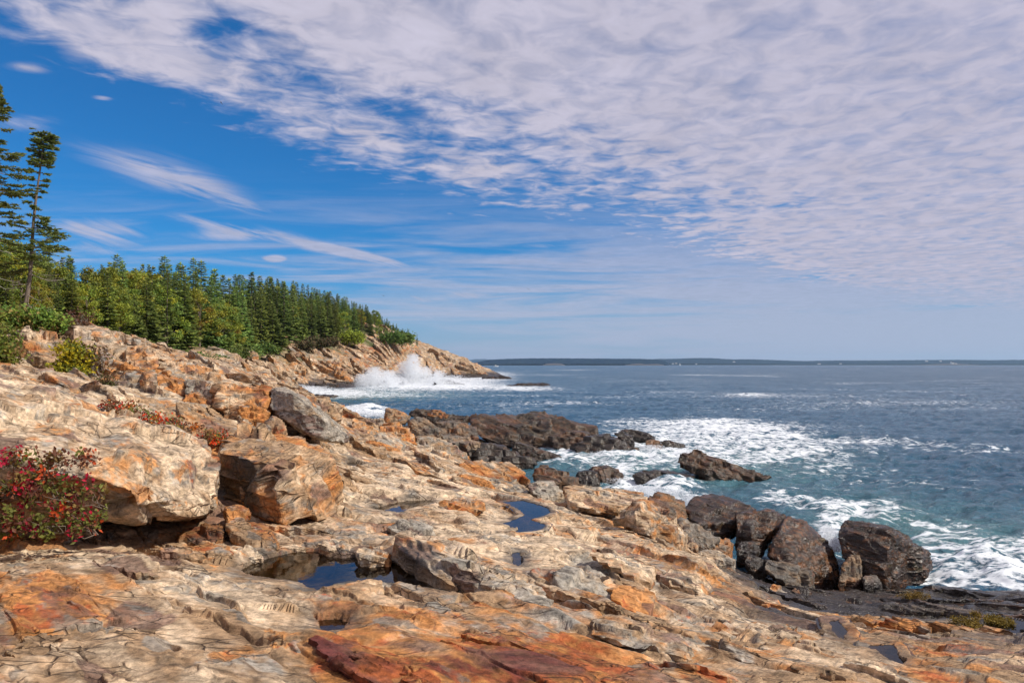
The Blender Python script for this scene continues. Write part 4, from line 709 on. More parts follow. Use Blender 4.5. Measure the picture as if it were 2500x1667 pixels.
 ('rock_block', 'thin olive slab under the vein-crossed ledge block', 'boulder', [(1072,1068,.2),(1091,1063,.6),(1144,1071,.6),(1172,1081,.2),(1154,1087,0),(1106,1083,-.1)], 32, 1.5, 368, (-.1,.2,.1,.45,0), dict(kcol=.9), GL),
 ('boulder', 'three-cornered black block at the foot of the ledge by the inlet', 'boulder', [(1249,1107,.1),(1255,1079,.3),(1266,1079,.5),(1307,1093,.5),(1378,1121,.2),(1353,1123,-.1),(1311,1123,-.2),(1269,1120,-.2)], 38, 1.5, 369, (-.2,.1,.2,.85,0), dict(cuts=5, kcol=.9), GL),
 ('boulder', 'pointed brown boulder at the landward end of the ledge', 'boulder', [(938,1020,.1),(942,996,.3),(949,994,.5),(978,1004,.5),(1004,1017,.3),(989,1026,0),(945,1028,-.1)], 45, 1.6, 370, (-.1,0,.3,.1,.05), {}, GL),
 ('boulder', 'dark red domed rock on the back of the ledge', 'boulder', [(1041,1012,.1),(1056,1000,.5),(1074,1000,.5),(1096,1015,.2),(1070,1022,-.1)], 46, 1.6, 371, (-.4,-.2,.5,.35,0), {}, GL),
 ('rock_ledge', 'low black ridge between the red domed rock and the ledge', 'rock ledge', [(998,1010,.2),(1015,1004,.6),(1040,1003,.6),(1095,1013,.6),(1146,1016,.4),(1142,1032,0),(1080,1030,-.2),(1010,1022,-.1)], 46, 1.6, 372, (-.3,.1,.1,.8,0), dict(rough=1.3), GL),
 # rocks standing in the water
 ('boulder', 'long brown rock tilted out of the white water', 'boulder', [(1655,1126,.1),(1660,1107,.4),(1707,1107,.6),(1760,1122,.5),(1809,1139,.4),(1886,1168,.1),(1809,1170,-.2),(1738,1157,-.2)], 32, 1.3, 380, (-.2,0,.3,.78,0), dict(drop=.5), GW),
 ('boulder', 'flat rock awash between the long brown rock and the round pair', 'boulder', [(1545,1160,0),(1570,1150,.5),(1636,1144,.8),(1697,1162,.4),(1660,1178,0),(1615,1184,-.3),(1564,1176,-.2)], 30.2, 1.6, 381, WET, dict(drop=.5, rough=.6), GW),
 ('boulder', 'round dark brown boulder in the surf, larger of a pair', 'boulder', [(1440,1150,0),(1449,1137,.5),(1487,1136,.6),(1503,1148,.4),(1522,1159,.2),(1500,1175,-.1),(1483,1183,-.2),(1455,1187,-.2)], 30.6, 1.4, 382, (-.2,0,.4,.8,0), dict(drop=.5), GW),
 ('boulder', 'glossy dark boulder in the surf, smaller of a pair', 'boulder', [(1408,1160,.2),(1413,1149,.3),(1440,1145,.4),(1457,1152,.2),(1464,1186,-.1),(1418,1186,-.2)], 30.0, 1.0, 383, WET, dict(drop=.5), GW),
 ('boulder', 'dark olive-brown boulder sloping to the inlet behind the grey cube', 'boulder', [(1300,1154,.3),(1319,1135,.8),(1334,1137,.8),(1372,1156,.5),(1407,1167,.3),(1420,1188,.1),(1372,1193,0),(1340,1180,-.3),(1302,1166,-.1)], 27, 1.5, 384, (-.2,0,.3,.65,0), dict(drop=.4), GW),
 # blocks at the seaward edge of the main slab
 ('rock_block', 'flat layered orange block with an overhanging cracked front', 'boulder', [(1377,1193,.6),(1395,1237,-.2),(1379,1232,.1),(1452,1192,1.6),(1520,1195,1.8),(1563,1205,1.7),(1576,1221,1.0),(1530,1243,0),(1514,1247,-.1),(1452,1246,-.3)], 15.2, .8, 390, (.1,.1,.1,0,.08), dict(drop=.05, layer=1.8, cuts=4), GB),
 ('leaning_slab', 'tan slab leaning left, edge lit, beside the orange layered block', 'boulder', [(1499,1268,.1),(1512,1257,.3),(1563,1220,.5),(1605,1238,.5),(1640,1265,.4),(1677,1305,.2),(1676,1326,0),(1660,1330,-.1),(1622,1317,-.2),(1573,1297,-.3),(1535,1287,-.2),(1564,1234,-.1)], 12.9, .5, 391, (.1,.12,.1,.0,.08), dict(drop=.15, cuts=3), GB),
 ('boulder', 'brown wet boulder behind the leaning tan slab', 'boulder', [(1572,1216,.4),(1600,1208,.8),(1645,1213,.8),(1671,1227,.6),(1676,1245,.3),(1673,1268,0),(1652,1274,-.1),(1605,1243,-.1)], 16.6, 1.4, 392, (-.2,.1,.3,.55,0), {}, GW),
 ('boulder', 'large black-brown boulder, flat topped, left of the wet group', 'boulder', [(1677,1240,.3),(1690,1214,.9),(1754,1212,1.2),(1811,1226,1.1),(1847,1242,.8),(1840,1262,.3),(1792,1281,0),(1750,1306,-.3),(1709,1285,-.3),(1680,1269,0)], 17.6, 1.8, 393, (-.2,0,.35,.97,.2), dict(joint=.75, rough=.8), GW),
 ('boulder', 'brown block with a notched top behind the wet boulders', 'boulder', [(1794,1254,.3),(1840,1246,.6),(1858,1245,.6),(1879,1243,.6),(1912,1257,.5),(1915,1280,.2),(1888,1301,0),(1850,1331,-.2),(1838,1316,-.3),(1797,1311,-.1)], 16.8, 1.2, 394, (-.2,0,.4,.95,.3), dict(joint=.75, rough=1.0), GW),
 ('boulder', 'largest rust-brown wet boulder with a dark overhang at its foot', 'boulder', [(1871,1342,0),(1906,1286,.4),(1921,1264,1.0),(1962,1270,1.2),(1991,1297,1.0),(2034,1339,.7),(2049,1382,.4),(2048,1419,.1),(1991,1421,-.2),(1930,1375,-.5),(1870,1357,-.1)], 16, 1.6, 395, (-.1,0,.45,.93,.45), dict(joint=.4, rough=.8), GW),
 ('boulder', 'outermost wet boulder, peaked, black left side and brown right side', 'boulder', [(2065,1270,1.0),(2044,1294,.5),(2053,1330,.3),(2075,1395,0),(2102,1418,-.1),(2161,1408,-.5),(2174,1423,-.2),(2253,1402,.4),(2276,1370,.8),(2267,1350,.9),(2184,1298,.0),(2170,1350,-.35),(2171,1286,.9),(2119,1273,1.1)], 16, 1.2, 396, (-.15,0,.4,.95,.25), dict(joint=.4, cuts=1, rough=.8), GW),
 ('rock_block', 'oblong dark grey block with a pale vein, lying before the rust-brown boulder', 'boulder', [(1866,1366,.3),(1919,1374,.2),(1974,1391,.1),(1991,1402,.1),(1990,1434,0),(1957,1440,-.2),(1902,1412,-.2),(1866,1389,0)], 15.0, .6, 397, (-.2,.35,-.1,.62,-.3), dict(layer=.4, cuts=2), GW),
 ('boulder', 'small glossy black stone left of the rust-brown boulder', 'boulder', [(1800,1338,.1),(1808,1322,.3),(1838,1322,.3),(1856,1343,.1),(1832,1354,0),(1802,1357,0)], 15.9, .6, 398, WET, {}, GW),
 ('boulder', 'black angular stone below the small glossy one', 'boulder', [(1818,1371,.1),(1826,1352,.3),(1850,1361,.3),(1868,1368,.2),(1868,1396,0),(1843,1392,-.1)], 15.3, .6, 399, (0,.2,0,.9,0), dict(cuts=5), GW),
 ('boulder', 'grey-purple block leaning against the large flat-topped boulder', 'boulder', [(1654,1272,.3),(1665,1267,.5),(1703,1283,.4),(1757,1316,.2),(1726,1329,0),(1722,1338,-.1),(1682,1323,-.2),(1677,1304,0)], 14.6, .9, 400, (-.2,.3,.1,.4,-.2), {}, GW),
 ('boulder', 'small yellow-brown stone below the grey-purple block', 'boulder', [(1676,1330,0),(1690,1322,.2),(1705,1330,.1),(1700,1344,0),(1680,1343,0)], 13.8, .4, 401, (-.1,0,.1,.3,.1), {}, GW),
 ('boulder', 'reddish wet stone between the grey-purple and black stones', 'boulder', [(1730,1335,0),(1745,1318,.2),(1775,1314,.3),(1790,1325,.2),(1780,1350,0),(1745,1345,-.1)], 14.8, .6, 402, (-.1,0,.5,.35,.2), {}, GW),
 ('boulder', 'pale lichened stone at the edge of the slab by the wet boulders', 'boulder', [(1692,1352,.1),(1715,1342,.3),(1750,1341,.3),(1793,1367,.1),(1743,1371,-.1),(1711,1366,-.1)], 13.4, .6, 403, (.2,.4,-.3,0,-.2), {}, GB),
 ('boulder', 'three-cornered olive stone between the two biggest wet boulders', 'boulder', [(2054,1378,.1),(2080,1356,.3),(2098,1352,.3),(2106,1412,0),(2096,1422,-.1),(2050,1420,-.1)], 15.5, .5, 404, (0,.1,.1,.5,.1), dict(cuts=5), GW),
 ('boulder', 'small striped grey stone at the foot of the outermost boulder', 'boulder', [(2108,1408,.1),(2122,1402,.2),(2138,1401,.2),(2152,1425,0),(2110,1428,-.1)], 15.1, .4, 405, (0,.5,-.3,.45,-.4), dict(cuts=5), GW),
 ('boulder', 'small bright yellow stone on the wet rock shelf', 'boulder', [(1928,1445,0),(1938,1435,.1),(1950,1440,.1),(1953,1448,0),(1935,1450,0)], 14.2, .25, 406, (-.2,-.5,.1,0,1.2), dict(drop=.05), GW),
 ('boulder', 'split tan and grey stone on the edge of the wet rock shelf', 'boulder', [(1871,1442,.1),(1889,1424,.3),(1905,1430,.3),(1920,1452,.1),(1907,1468,-.1),(1881,1465,0)], 12.6, .5, 407, (.05,.25,.1,.1,0), {}, GB),
 ('boulder', 'dark spiky rock cut by the right edge of the photo', 'boulder', [(2478,1570,0),(2492,1552,.1),(2520,1535,.2),(2560,1560,.1),(2550,1590,-.1),(2490,1586,0)], 9.2, .5, 408, WET, {}, GW),
]
for r in ROCKS:
    nm, lab, cat, vis, Y0, back, seed, pal, kw = r[:9]

    rock(nm, lab, cat, vis, Y0, back, seed, pal, group=r[9] if len(r) > 9 else (GU if 306 <= seed <= 313 else None), **kw)

# ------------------------------------------------------------------ vegetation
def kites(B, D, L, Wd, N, col):
    """leaf or needle-spray blades: base, direction, length, width, face normal"""
    D = D/(np.linalg.norm(D, axis=1, keepdims=True)+1e-9); S = np.cross(D, N); S /= np.linalg.norm(S, axis=1, keepdims=True)+1e-9
    L = np.asarray(L)[:, None]; Wd = np.asarray(Wd)[:, None]; up = np.cross(S, D)
    V = np.stack([B, B+D*L*.45+S*Wd*.5+up*Wd*.12, B+D*L, B+D*L*.45-S*Wd*.5+up*Wd*.12], 1).reshape(-1, 3)
    return V, np.arange(len(V)).reshape(-1, 4), np.repeat(col, 4, 0)
def rnd_dirs(n, r): d = r.normal(size=(n, 3)); return d/np.linalg.norm(d, axis=1, keepdims=True)
def spruce_meshes(seed, H, Rb, tier, dark, tip, full=.06, gap=.0):
    r = np.random.default_rng(seed); tr = Acc(); cr = Acc()
    lean = r.normal(0, .012, 2); ax = lambda h: np.array((lean[0]*h+.04*math.sin(h*.7+seed), lean[1]*h, h))
    hs = np.linspace(0, H*.99, 7); tr.add(*tube([ax(h) for h in hs], [max(.012, .0125*H*(1-h/H)**.9+.01) for h in hs], 6))
    h = H*full
    while h < H*.985:
        t = h/H; Lb = Rb*((1-t)**.82)*(1 if t > .12 else .75+2*t)+.12; nb = 5+int(3*(1-t)); a0 = r.uniform(0, 6.28)
        for i in range(nb):
            if r.random() < gap: continue
            a = a0+i*6.283/nb+r.normal(0, .25); L = Lb*r.uniform(.62, 1.12); hz = np.array((math.cos(a), math.sin(a), 0)); sd = np.array((-hz[1], hz[0], 0))
            dr = r.uniform(.10, .38)*(1 if t < .8 else -.8)-(.3 if t > .9 else 0); o = ax(h+r.normal(0, .06))
            n = max(3, int(L/tier)); s = (np.arange(n)+r.uniform(.2, .8, n))/n; s = s*.88+.12
            cen = o+hz*(s*L)[:, None]+np.array((0, 0, 1.))*(-dr*L*s+.22*L*s**2.4)[:, None]
            for side in (-1, 1, 0):
                d = hz*(.75 if side else 1)+sd*side*1.0+np.array((0, 0, 1.))*r.uniform(-.28, .05, (n, 1)); ln = (.44*L*(1-s)**.7+.20*L*.5+.16)*r.uniform(.7, 1.2, n)*(1 if side else .9)
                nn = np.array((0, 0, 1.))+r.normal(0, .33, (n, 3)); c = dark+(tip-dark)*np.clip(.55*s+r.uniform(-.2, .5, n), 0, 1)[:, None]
                cr.add(*kites(cen, d, ln, ln*r.uniform(.5, .75, n), nn, c))
        h += tier*(.85+.5*(1-t))*r.uniform(.8, 1.2)
    d = np.array([[0, 0, 1.]]*4)+r.normal(0, .25, (4, 3)); cr.add(*kites(np.repeat([ax(H*.95)], 4, 0), d, np.full(4, H*.06), np.full(4, H*.018), rnd_dirs(4, r), np.repeat([tip], 4, 0)))
    return tr.get(), cr.get()
def leafy_meshes(seed, H, Wc, pal, leaf=.22, n=3200, clumps=46):
    r = np.random.default_rng(seed); tr = Acc(); cr = Acc(); pal = np.asarray(pal)
    tr.add(*tube([(0, 0, 0), (.1, .05, H*.25), (.0, .1, H*.55), (.1, 0, H*.85)], [.028*H*.5, .02*H*.5, .012*H*.5, .01], 6)); C = []
    for i in range(clumps):
        t = r.uniform(.22, 1); rad = Wc*.5*math.sin(math.pi*min(1, (t*.86+.10)))**.7*r.uniform(.35, 1.05); a = r.uniform(0, 6.28)
        c = np.array((math.cos(a)*rad, math.sin(a)*rad, t*H*.94)); C.append(c)
        if i % 3 == 0: tr.add(*tube([(0.03, .05, c[2]*.62), c*np.array((.5, .5, .86)), c], [.009*H*.5, .005*H*.5, .004], 4))
    C = np.array(C); k = r.integers(0, clumps, n); sz = r.uniform(.10, .20, clumps)*Wc*.9
    d = rnd_dirs(n, r)*(r.random((n, 1))**.45); B = C[k]+d*sz[k][:, None]*np.array((1, 1, .75))
    cc = pal[r.choice(len(pal), clumps)][k]*r.uniform(.6, 1.35, (n, 1))
    cr.add(*kites(B, rnd_dirs(n, r)+np.array((0, 0, -.3)), r.uniform(.7, 1.3, n)*leaf, r.uniform(.5, .8, n)*leaf, rnd_dirs(n, r)+np.array((0, 0, .8)), cc))
    return tr.get(), cr.get()
def tree_proto(name, parts, leafmat, seed):
    (tv, tf, _), (cv, cf, cc) = parts
    return (mesh_np(name+'_trunk', tv, tf, M_BARK), mesh_np(name+'_crown', cv, cf, leafmat, {'col': cc}, smooth=False))
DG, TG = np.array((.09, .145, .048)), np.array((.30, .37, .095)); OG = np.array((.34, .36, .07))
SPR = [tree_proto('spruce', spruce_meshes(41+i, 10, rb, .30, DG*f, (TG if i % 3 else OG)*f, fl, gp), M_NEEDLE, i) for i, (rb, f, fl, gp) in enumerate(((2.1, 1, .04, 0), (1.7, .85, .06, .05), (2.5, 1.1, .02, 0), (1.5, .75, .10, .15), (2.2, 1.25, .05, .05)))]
YG = [(.30, .32, .04), (.23, .28, .04), (.38, .34, .035), (.17, .23, .045)]; AU = [(.30, .31, .04), (.36, .33, .04), (.36, .26, .04), (.22, .28, .04), (.26, .30, .04)]
DEC = [tree_proto('leafy_tree', leafy_meshes(61+i, 8, w, p, .24), M_LEAF, i) for i, (w, p) in enumerate(((4.6, YG), (4.0, YG[:2]+YG[3:]), (4.4, AU)))]
def plant_tree(name, protos, k, x, y, z, H, H0, rz, label, cat, group, wid=1.0, color=(1, 1, 1, 1)):
    r = bpy.data.objects.new(name, None); COL.objects.link(r); r.location = (x, y, z); r.rotation_euler = (0, 0, rz); s = H/H0; r.scale = (s*wid, s*wid, s); r.empty_display_size = .2
    tag(r, label, cat, group); t, c = protos[k]
    a = link('trunk', t, r); b = link('crown', c, r); a.color = color; b.color = color
    return r
SKY = [(-150,560),(-60,540),(40,560),(90,600),(150,612),(200,638),(250,632),(300,618),(340,642),(400,622),(460,620),(520,648),(560,662),(620,660),(670,670),(710,675),(750,690),(800,706),(840,722),(880,737),(910,752),(950,774),(975,790),(1000,808),(1030,835)]
TRX = [-2000,0,150,300,430,550,600,680,760,860,960,1000]; TRY = [40,41,50,62,79,114,150,178,203,242,280,305]
def forest():
    r = np.random.default_rng(77); n = 0
    for row in range(8):
        f = 1.0+.052*row+(.02*row*row*.25); px = -130+r.uniform(0, 30)
        while px < 985:
            Y = np.interp(px, TRX, TRY)*f*r.uniform(.985, 1.03); step = 1667*3.0/Y*r.uniform(.5, 1.15)*(.6 if px < 430 else 1)
            x = (px-CX)/F*Y; z = ground_at(x, Y); top = np.interp(px, [q[0] for q in SKY], [q[1] for q in SKY]); room = (HY-top)*Y/F+ZC-z
            dec = r.random() < (.46 if px < 330 else .30 if px < 620 else .15) and row < 7
            if px > 930: room *= .85
            room = room*(r.uniform(.6, .9) if row < 2 else r.uniform(.66, 1.04))
            H = min(room, 18 if not dec else 10.0); px += step
            if H < 2.6: continue
            k = int(r.integers(0, 3)) if dec else int(r.integers(0, 5)); rz = r.uniform(0, 6.28); w = r.uniform(.75, 1.4)
            front = 'front edge' if row < 2 else 'middle' if row < 5 else 'back'; side = 'near left part' if px < 330 else 'middle' if px < 700 else 'headland end'
            if dec: lab = 'round %s leafy tree in the %s of the forest, %s' % (('yellow-green', 'green', 'autumn-tinted')[k], front.replace('front edge', 'front rows'), side); nm, ct, g = 'leafy_tree', 'tree', 'leafy trees between the spruces'
            else: lab = 'pointed dark spruce in the %s of the forest, %s' % (front.replace('front edge', 'front rows'), side); nm, ct, g = 'spruce_tree', 'spruce tree', 'spruces of the shore forest'
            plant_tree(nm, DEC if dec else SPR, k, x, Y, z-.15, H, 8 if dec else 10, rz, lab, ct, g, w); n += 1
    for px, py, Y, H in ((1018, 840, 300, 5.0), (995, 832, 296, 6.0)):
        plant_tree('spruce_tree', SPR, 3, (px-CX)/F*Y, Y, ZC-(py-HY)/F*Y-.6, H, 10, 1.0, 'lone little spruce on the bare ridge of the headland, %s of two' % ('outermost' if px > 1000 else 'inner'), 'spruce tree', None)
    return n
NTREES = forest()

def hero_spruce(name, label, base, H, lean, seed, Rb, t0=.30, club=True, lo=None, dead=10):
    r = np.random.default_rng(seed); tr = Acc(); cr = Acc(); dd = Acc()
    ax = lambda h: np.array((lean*(h/H)**1.15+.06*math.sin(h*.9), .1*math.sin(h*.5), h))
    hs = np.linspace(-.4, H*.99, 12); tr.add(*tube([ax(h) if h > 0 else np.array((0, 0, h)) for h in hs], [max(.012, .0105*H*(1-max(h, 0)/H)**.8+.010) for h in hs], 8))
    h = H*t0
    while h < H*.985:
        t = h/H; nb = 4 if t < .8 else 5
        for i in range(nb):
            if t < .82 and r.random() < .12: continue
            a = r.uniform(0, 6.28); prof = (.55+.45*math.sin(t*9+seed))*(1-t)**.45+.15
            if t > .82: prof = .34 if club else .28*(1-t)/.18+.08
            L = Rb*prof*r.uniform(.55, 1.15); hz = np.array((math.cos(a), math.sin(a), 0)); sd = np.array((-hz[1], hz[0], 0)); dr = r.uniform(.0, .30); o = ax(h)
            cur = [o+hz*L*s+np.array((0, 0, -dr*L*s+.25*L*s*s)) for s in (0, .35, .7, 1)]; tr.add(*tube(cur, [.022, .016, .010, .004], 4))
            nt = max(4, int(L/.10)); s = r.uniform(.28 if t < .8 else .05, 1, nt); cen = o+hz*(L*s)[:, None]+np.array((0, 0, 1.))*(-dr*L*s+.25*L*s*s)[:, None]
            for j in range(nt):
                m = 40; tl = (.42*(1.15-s[j])+.14)*min(1.2, L); side = r.choice((-1, 1)); td = hz*.8+sd*side*r.uniform(.4, 1.1)+np.array((0, 0, r.uniform(-.15, .15))); u = r.uniform(0, 1, m)
                B = cen[j]+td*(u*tl)[:, None]; D = td+r.normal(0, .55, (m, 3))*np.array((1, 1, .45))+np.array((0, 0, .10)); c = np.array((.10, .14, .04))+(np.array((.34, .34, .09))-np.array((.10, .14, .04)))*np.clip(r.uniform(-.2, 1, m), 0, 1)[:, None]
                ln = r.uniform(.09, .19, m); cr.add(*kites(B, D, ln, ln*.30, rnd_dirs(m, r)+np.array((0, 0, 1.)), c))
        h += (.30 if t < .8 else .12)*r.uniform(.7, 1.5)
    for i in range(dead):
        hh = H*r.uniform(.04, t0+.06); a = r.choice((0, math.pi))+r.normal(0, .6); L = r.uniform(.8, 2.0); hz = np.array((math.cos(a), math.sin(a), 0)); o = ax(hh)
        cur = [o+hz*L*s+np.array((0, 0, -.22*L*math.sin(s*2.2)+.05*s))+r.normal(0, .03, 3) for s in (0, .25, .5, .75, 1)]; dd.add(*tube(cur, [.018, .015, .011, .008, .004], 4))
        for q in (2, 3): dd.add(*tube([cur[q], cur[q]+hz*.3+r.normal(0, .18, 3), cur[q]+hz*.5+r.normal(0, .25, 3)], [.007, .005, .002], 3))
    root = bpy.data.objects.new(name, None); COL.objects.link(root); root.location = base; tag(root, label, 'spruce tree')
    v, f, _ = tr.get(); link('trunk', mesh_np('trunk', v, f, M_BARK), root)
    v, f, c = cr.get(); link('crown', mesh_np('crown', v, f, M_NEEDLE, {'col': c}, False), root)
    v, f, _ = dd.get(); link('dead_branches', mesh_np('dead_branches', v, f, M_DEAD), root)
    return root
def on_ground(px, Y, dz=0.): x = (px-CX)/F*Y; return (x, Y, ground_at(x, Y)+dz)
b = on_ground(58, 36); hero_spruce('spruce_tree', 'tall thin spruce with sparse branches and bare lower trunk, leaning right', b, ZC+572*36/F-b[2], 1.15, 5, 1.75, .30, True)
b = on_ground(-28, 33); hero_spruce('spruce_tree', 'tallest spruce, half cut off by the left edge of the photo', b, ZC+690*33/F-b[2], .35, 9, 2.2, .26, False)
b = on_ground(-70, 35); hero_spruce('spruce_tree', 'spruce behind the tallest one, only branch tips in view at the left edge', b, 8.6, .3, 13, 2.3, .2, False)

def hit(px, py):
    """depth of the rock surface seen at a photo point"""
    d = Vector(((px-CX)/F, 1, -(py-HY)/F)).normalized(); k, loc = SC.ray_cast(DG_, cam.location+d*.5, d)[:2]
    return loc.y if k else None
bpy.context.view_layer.update(); DG_ = bpy.context.evaluated_depsgraph_get()
def shrub(name, label, cat, blobs, n, leaf, pal, wts, seed, twigs=30, group=None, clump=.06, foot=None, twigc=None, off=None):
    """blobs: (px, py, Y, rx px, ry px, depth m) volumes filled with leaf clumps on real stems"""
    r = np.random.default_rng(seed); pal = np.asarray(pal); lv = Acc(); st = Acc(); cens = []; rads = []
    if off is not None:
        bl2 = []
        for px, py, Y, rx, ry, dp in blobs:
            h = hit(px, py); bl2.append((px, py, min(h-off, Y+6) if h and abs(h-Y) < 8 else Y, rx, ry, dp))
        blobs = bl2
    for px, py, Y, rx, ry, dp in blobs: cens.append(atY(px, py, Y)); rads.append((rx*Y/F, dp, ry*Y/F))
    cens = np.array(cens); rads = np.array(rads); vol = rads[:, 0]*rads[:, 2]; vol = vol/vol.sum(); nc = max(12, n//14)
    kb = r.choice(len(blobs), nc, p=vol); cc = cens[kb]+rnd_dirs(nc, r)*(r.random((nc, 1))**.4)*rads[kb]; cp = r.choice(len(pal), nc, p=np.asarray(wts)/np.sum(wts)); k = r.integers(0, nc, n)
    B = cc[k]+r.normal(0, clump, (n, 3)); col = pal[cp][k]*r.uniform(.6, 1.4, (n, 1))
    lv.add(*kites(B, rnd_dirs(n, r)+np.array((0, -.3, .1)), r.uniform(.7, 1.3, n)*leaf, r.uniform(.45, .75, n)*leaf, rnd_dirs(n, r)+np.array((.5, -.6, .8)), col))
    base = np.array([cens[:, 0].mean(), cens[:, 1].mean(), (cens[:, 2]-rads[:, 2]).min()])
    for i in range(twigs):
        e = cc[r.integers(0, nc)]; f0 = cens[np.argmin(((cens-e)**2).sum(1))]; s0 = f0+np.array((r.normal(0, .4)*rads[0, 0], .2*rads[0, 1], -rads[0, 2]*.9)); st.add(*tube([s0, (s0+e)/2+r.normal(0, .04, 3), e], [leaf*.10, leaf*.07, leaf*.03], 4))
    if not twigs:
        v, f, c = lv.get(); return tag(link(name, mesh_np(name, v-base, f, M_LEAF, {'col': c}, False), loc=base), label, cat, group)
    root = bpy.data.objects.new(name, None); COL.objects.link(root); root.location = base; tag(root, label, cat, group)
    v, f, c = lv.get(); link('leaves', mesh_np('leaves', v-base, f, M_LEAF, {'col': c}, False), root)
    v, f, _ = st.get(); link('stems', mesh_np('stems', v-base, f, twigc or M_BARK), root)
    return root
RED = [(.60, .03, .012), (.52, .025, .02), (.55, .14, .02), (.14, .16, .03), (.20, .095, .04), (.15, .055, .03), (.27, .20, .05)]
shrub('red_shrub', 'big red-leaved shrub spilling over the rock at the left edge', 'shrub', [(20,1110,6.9,50,30,.2),(110,1130,6.9,60,30,.2),(185,1115,7.0,50,22,.2),(30,1190,6.75,60,50,.2),(130,1200,6.75,70,50,.2),(220,1215,6.8,50,45,.2),(30,1280,6.6,60,40,.2),(120,1275,6.6,70,45,.2),(205,1280,6.7,45,35,.2),(-60,1200,6.8,60,80,.2)],
      2900, .052, [(.46, .03, .012), (.40, .025, .015)]+RED[2:], (.10, .04, .07, .28, .28, .15, .08), 91, 150, clump=.035)
shrub('red_shrub', 'low strip of red-brown shrub in the crack across the tan slab', 'shrub', [(275,992,9.6,22,16,.15),(320,1000,9.5,35,20,.2),(370,1022,9.5,35,20,.2),(420,1035,9.5,30,16,.2),(465,1045,9.4,30,14,.2),(505,1070,9.2,30,20,.2),(535,1075,9.2,26,26,.2)],
      2400, .05, RED, (.14, .04, .08, .10, .34, .22, .08), 92, 60, clump=.04, off=.38)
shrub('yellow_shrub', 'bright yellow-green shrub in a hollow under the rock outcrop', 'shrub', [(160,905,17.2,36,22,.35),(170,860,17.4,26,36,.3),(190,885,17.3,34,35,.3)], 2200, .10, [(.42, .33, .015), (.30, .28, .02), (.19, .20, .02), (.10, .13, .025)], (.4, .3, .2, .1), 93, 50, clump=.07)
shrub('brown_shrub', 'brownish bare-twigged shrub just right of the yellow shrub', 'shrub', [(218,885,17.6,30,40,.3),(235,870,17.8,26,26,.3)], 700, .08, [(.16, .09, .04), (.12, .10, .03), (.18, .11, .03)], (.5, .3, .2), 94, 90, clump=.09, twigc=M_DEAD)
shrub('green_shrub', 'wide green bush above the blocky outcrop at the left edge', 'shrub', [(20,775,21.5,50,24,.6),(80,780,21.5,50,26,.6),(130,790,21.5,40,28,.5)], 3600, .12, [(.12, .18, .03), (.17, .21, .03), (.22, .20, .04), (.2, .13, .045)], (.4, .3, .2, .1), 95, 50, clump=.10)
shrub('green_shrub', 'olive bush hanging at the left edge beside the blocky outcrop', 'shrub', [(10,830,18,36,40,.5),(30,870,17.6,24,26,.4),(-20,860,17.6,40,40,.5)], 2200, .10, [(.12, .18, .03), (.17, .21, .03), (.22, .20, .04), (.2, .13, .045)], (.35, .3, .2, .15), 96, 40, clump=.08)
shrub('brown_shrub', 'thin reddish-brown twigs on the crest between the green bush and the outcrop', 'shrub', [(172,800,23,24,26,.4),(195,775,24,22,22,.4)], 600, .10, [(.15, .08, .04), (.16, .11, .05)], (.6, .4), 97, 80, clump=.1, twigc=M_DEAD)
shrub('brown_shrub', 'small dry shrub in the rock gap left of the square grey-tan block', 'shrub', [(258,935,15.4,20,20,.25)], 500, .06, [(.12, .09, .03), (.13, .06, .03), (.07, .08, .02)], (.4, .3, .3), 98, 30, clump=.06)
for i, (lab, bl, c) in enumerate((
  ('low green bushes along the foot of the spruces, left of the squat boulder', [(430,866,70,40,12,1.5),(490,876,80,45,13,1.5),(540,880,90,30,10,1.5)], 0), ('dark olive bush at the forest edge by the squat boulder', [(565,868,105,22,10,1.2),(585,862,112,26,12,1.5)], 0),
  ('bright yellow-green rounded bush on top of the headland', [(858,824,225,26,9,2.5)], 1), ('flat brownish heath patch on the headland left of the bright bush', [(790,836,198,40,6,3),(745,842,190,26,6,3)], 2), ('dark green bush on the right crest of the headland', [(985,826,270,26,9,3),(955,822,262,30,8,3)], 0), ('small green bushes among the rocks at the near end of the headland', [(650,852,150,30,7,2),(620,862,130,20,6,1.5)], 0))):
    P_ = ([(.10, .16, .03), (.15, .18, .035), (.07, .11, .03)], [(.27, .30, .03), (.21, .24, .03), (.17, .20, .03)], [(.11, .075, .035), (.09, .08, .03), (.07, .08, .025)])[c]
    shrub('bush', lab, 'bush', bl, 2200, .0035*bl[0][2], P_, (.4, .35, .25), 110+i, 20, 'bushes along the forest edge' , clump=.003*bl[0][2])
rock('boulder', 'squat dark-sided boulder at the forest edge between near slope and headland', 'boulder', [(600,868,0),(604,858,.5),(617,854,.8),(632,868,.5),(630,880,0),(606,878,-.2)], 112, 3, 410, (0, .1, .1, 0, 0), kcol=.4)
for i, (lab, vis, Y0) in enumerate((('dark tabular rock low on the headland wall', [(690,900,0),(715,884,1),(742,890,1),(745,905,0),(720,908,-.5)], 160), ('blocky pinkish rock in the middle of the headland wall', [(790,895,0),(800,880,1),(830,884,1),(836,900,0),(810,904,-.5)], 178),
   ('slab-faced reddish rock near the splash on the headland', [(815,915,0),(822,892,1),(840,900,1),(852,915,0),(835,918,-.5)], 170), ('jutting tan rock high on the headland', [(700,868,0),(715,856,1),(740,860,1),(742,872,0)], 178))):
    rock('boulder', lab, 'boulder', vis, Y0, 5, 420+i, (.05, .05, .15, 0, .1), kcol=.3, group='blocks of the headland wall', drop=1.5)
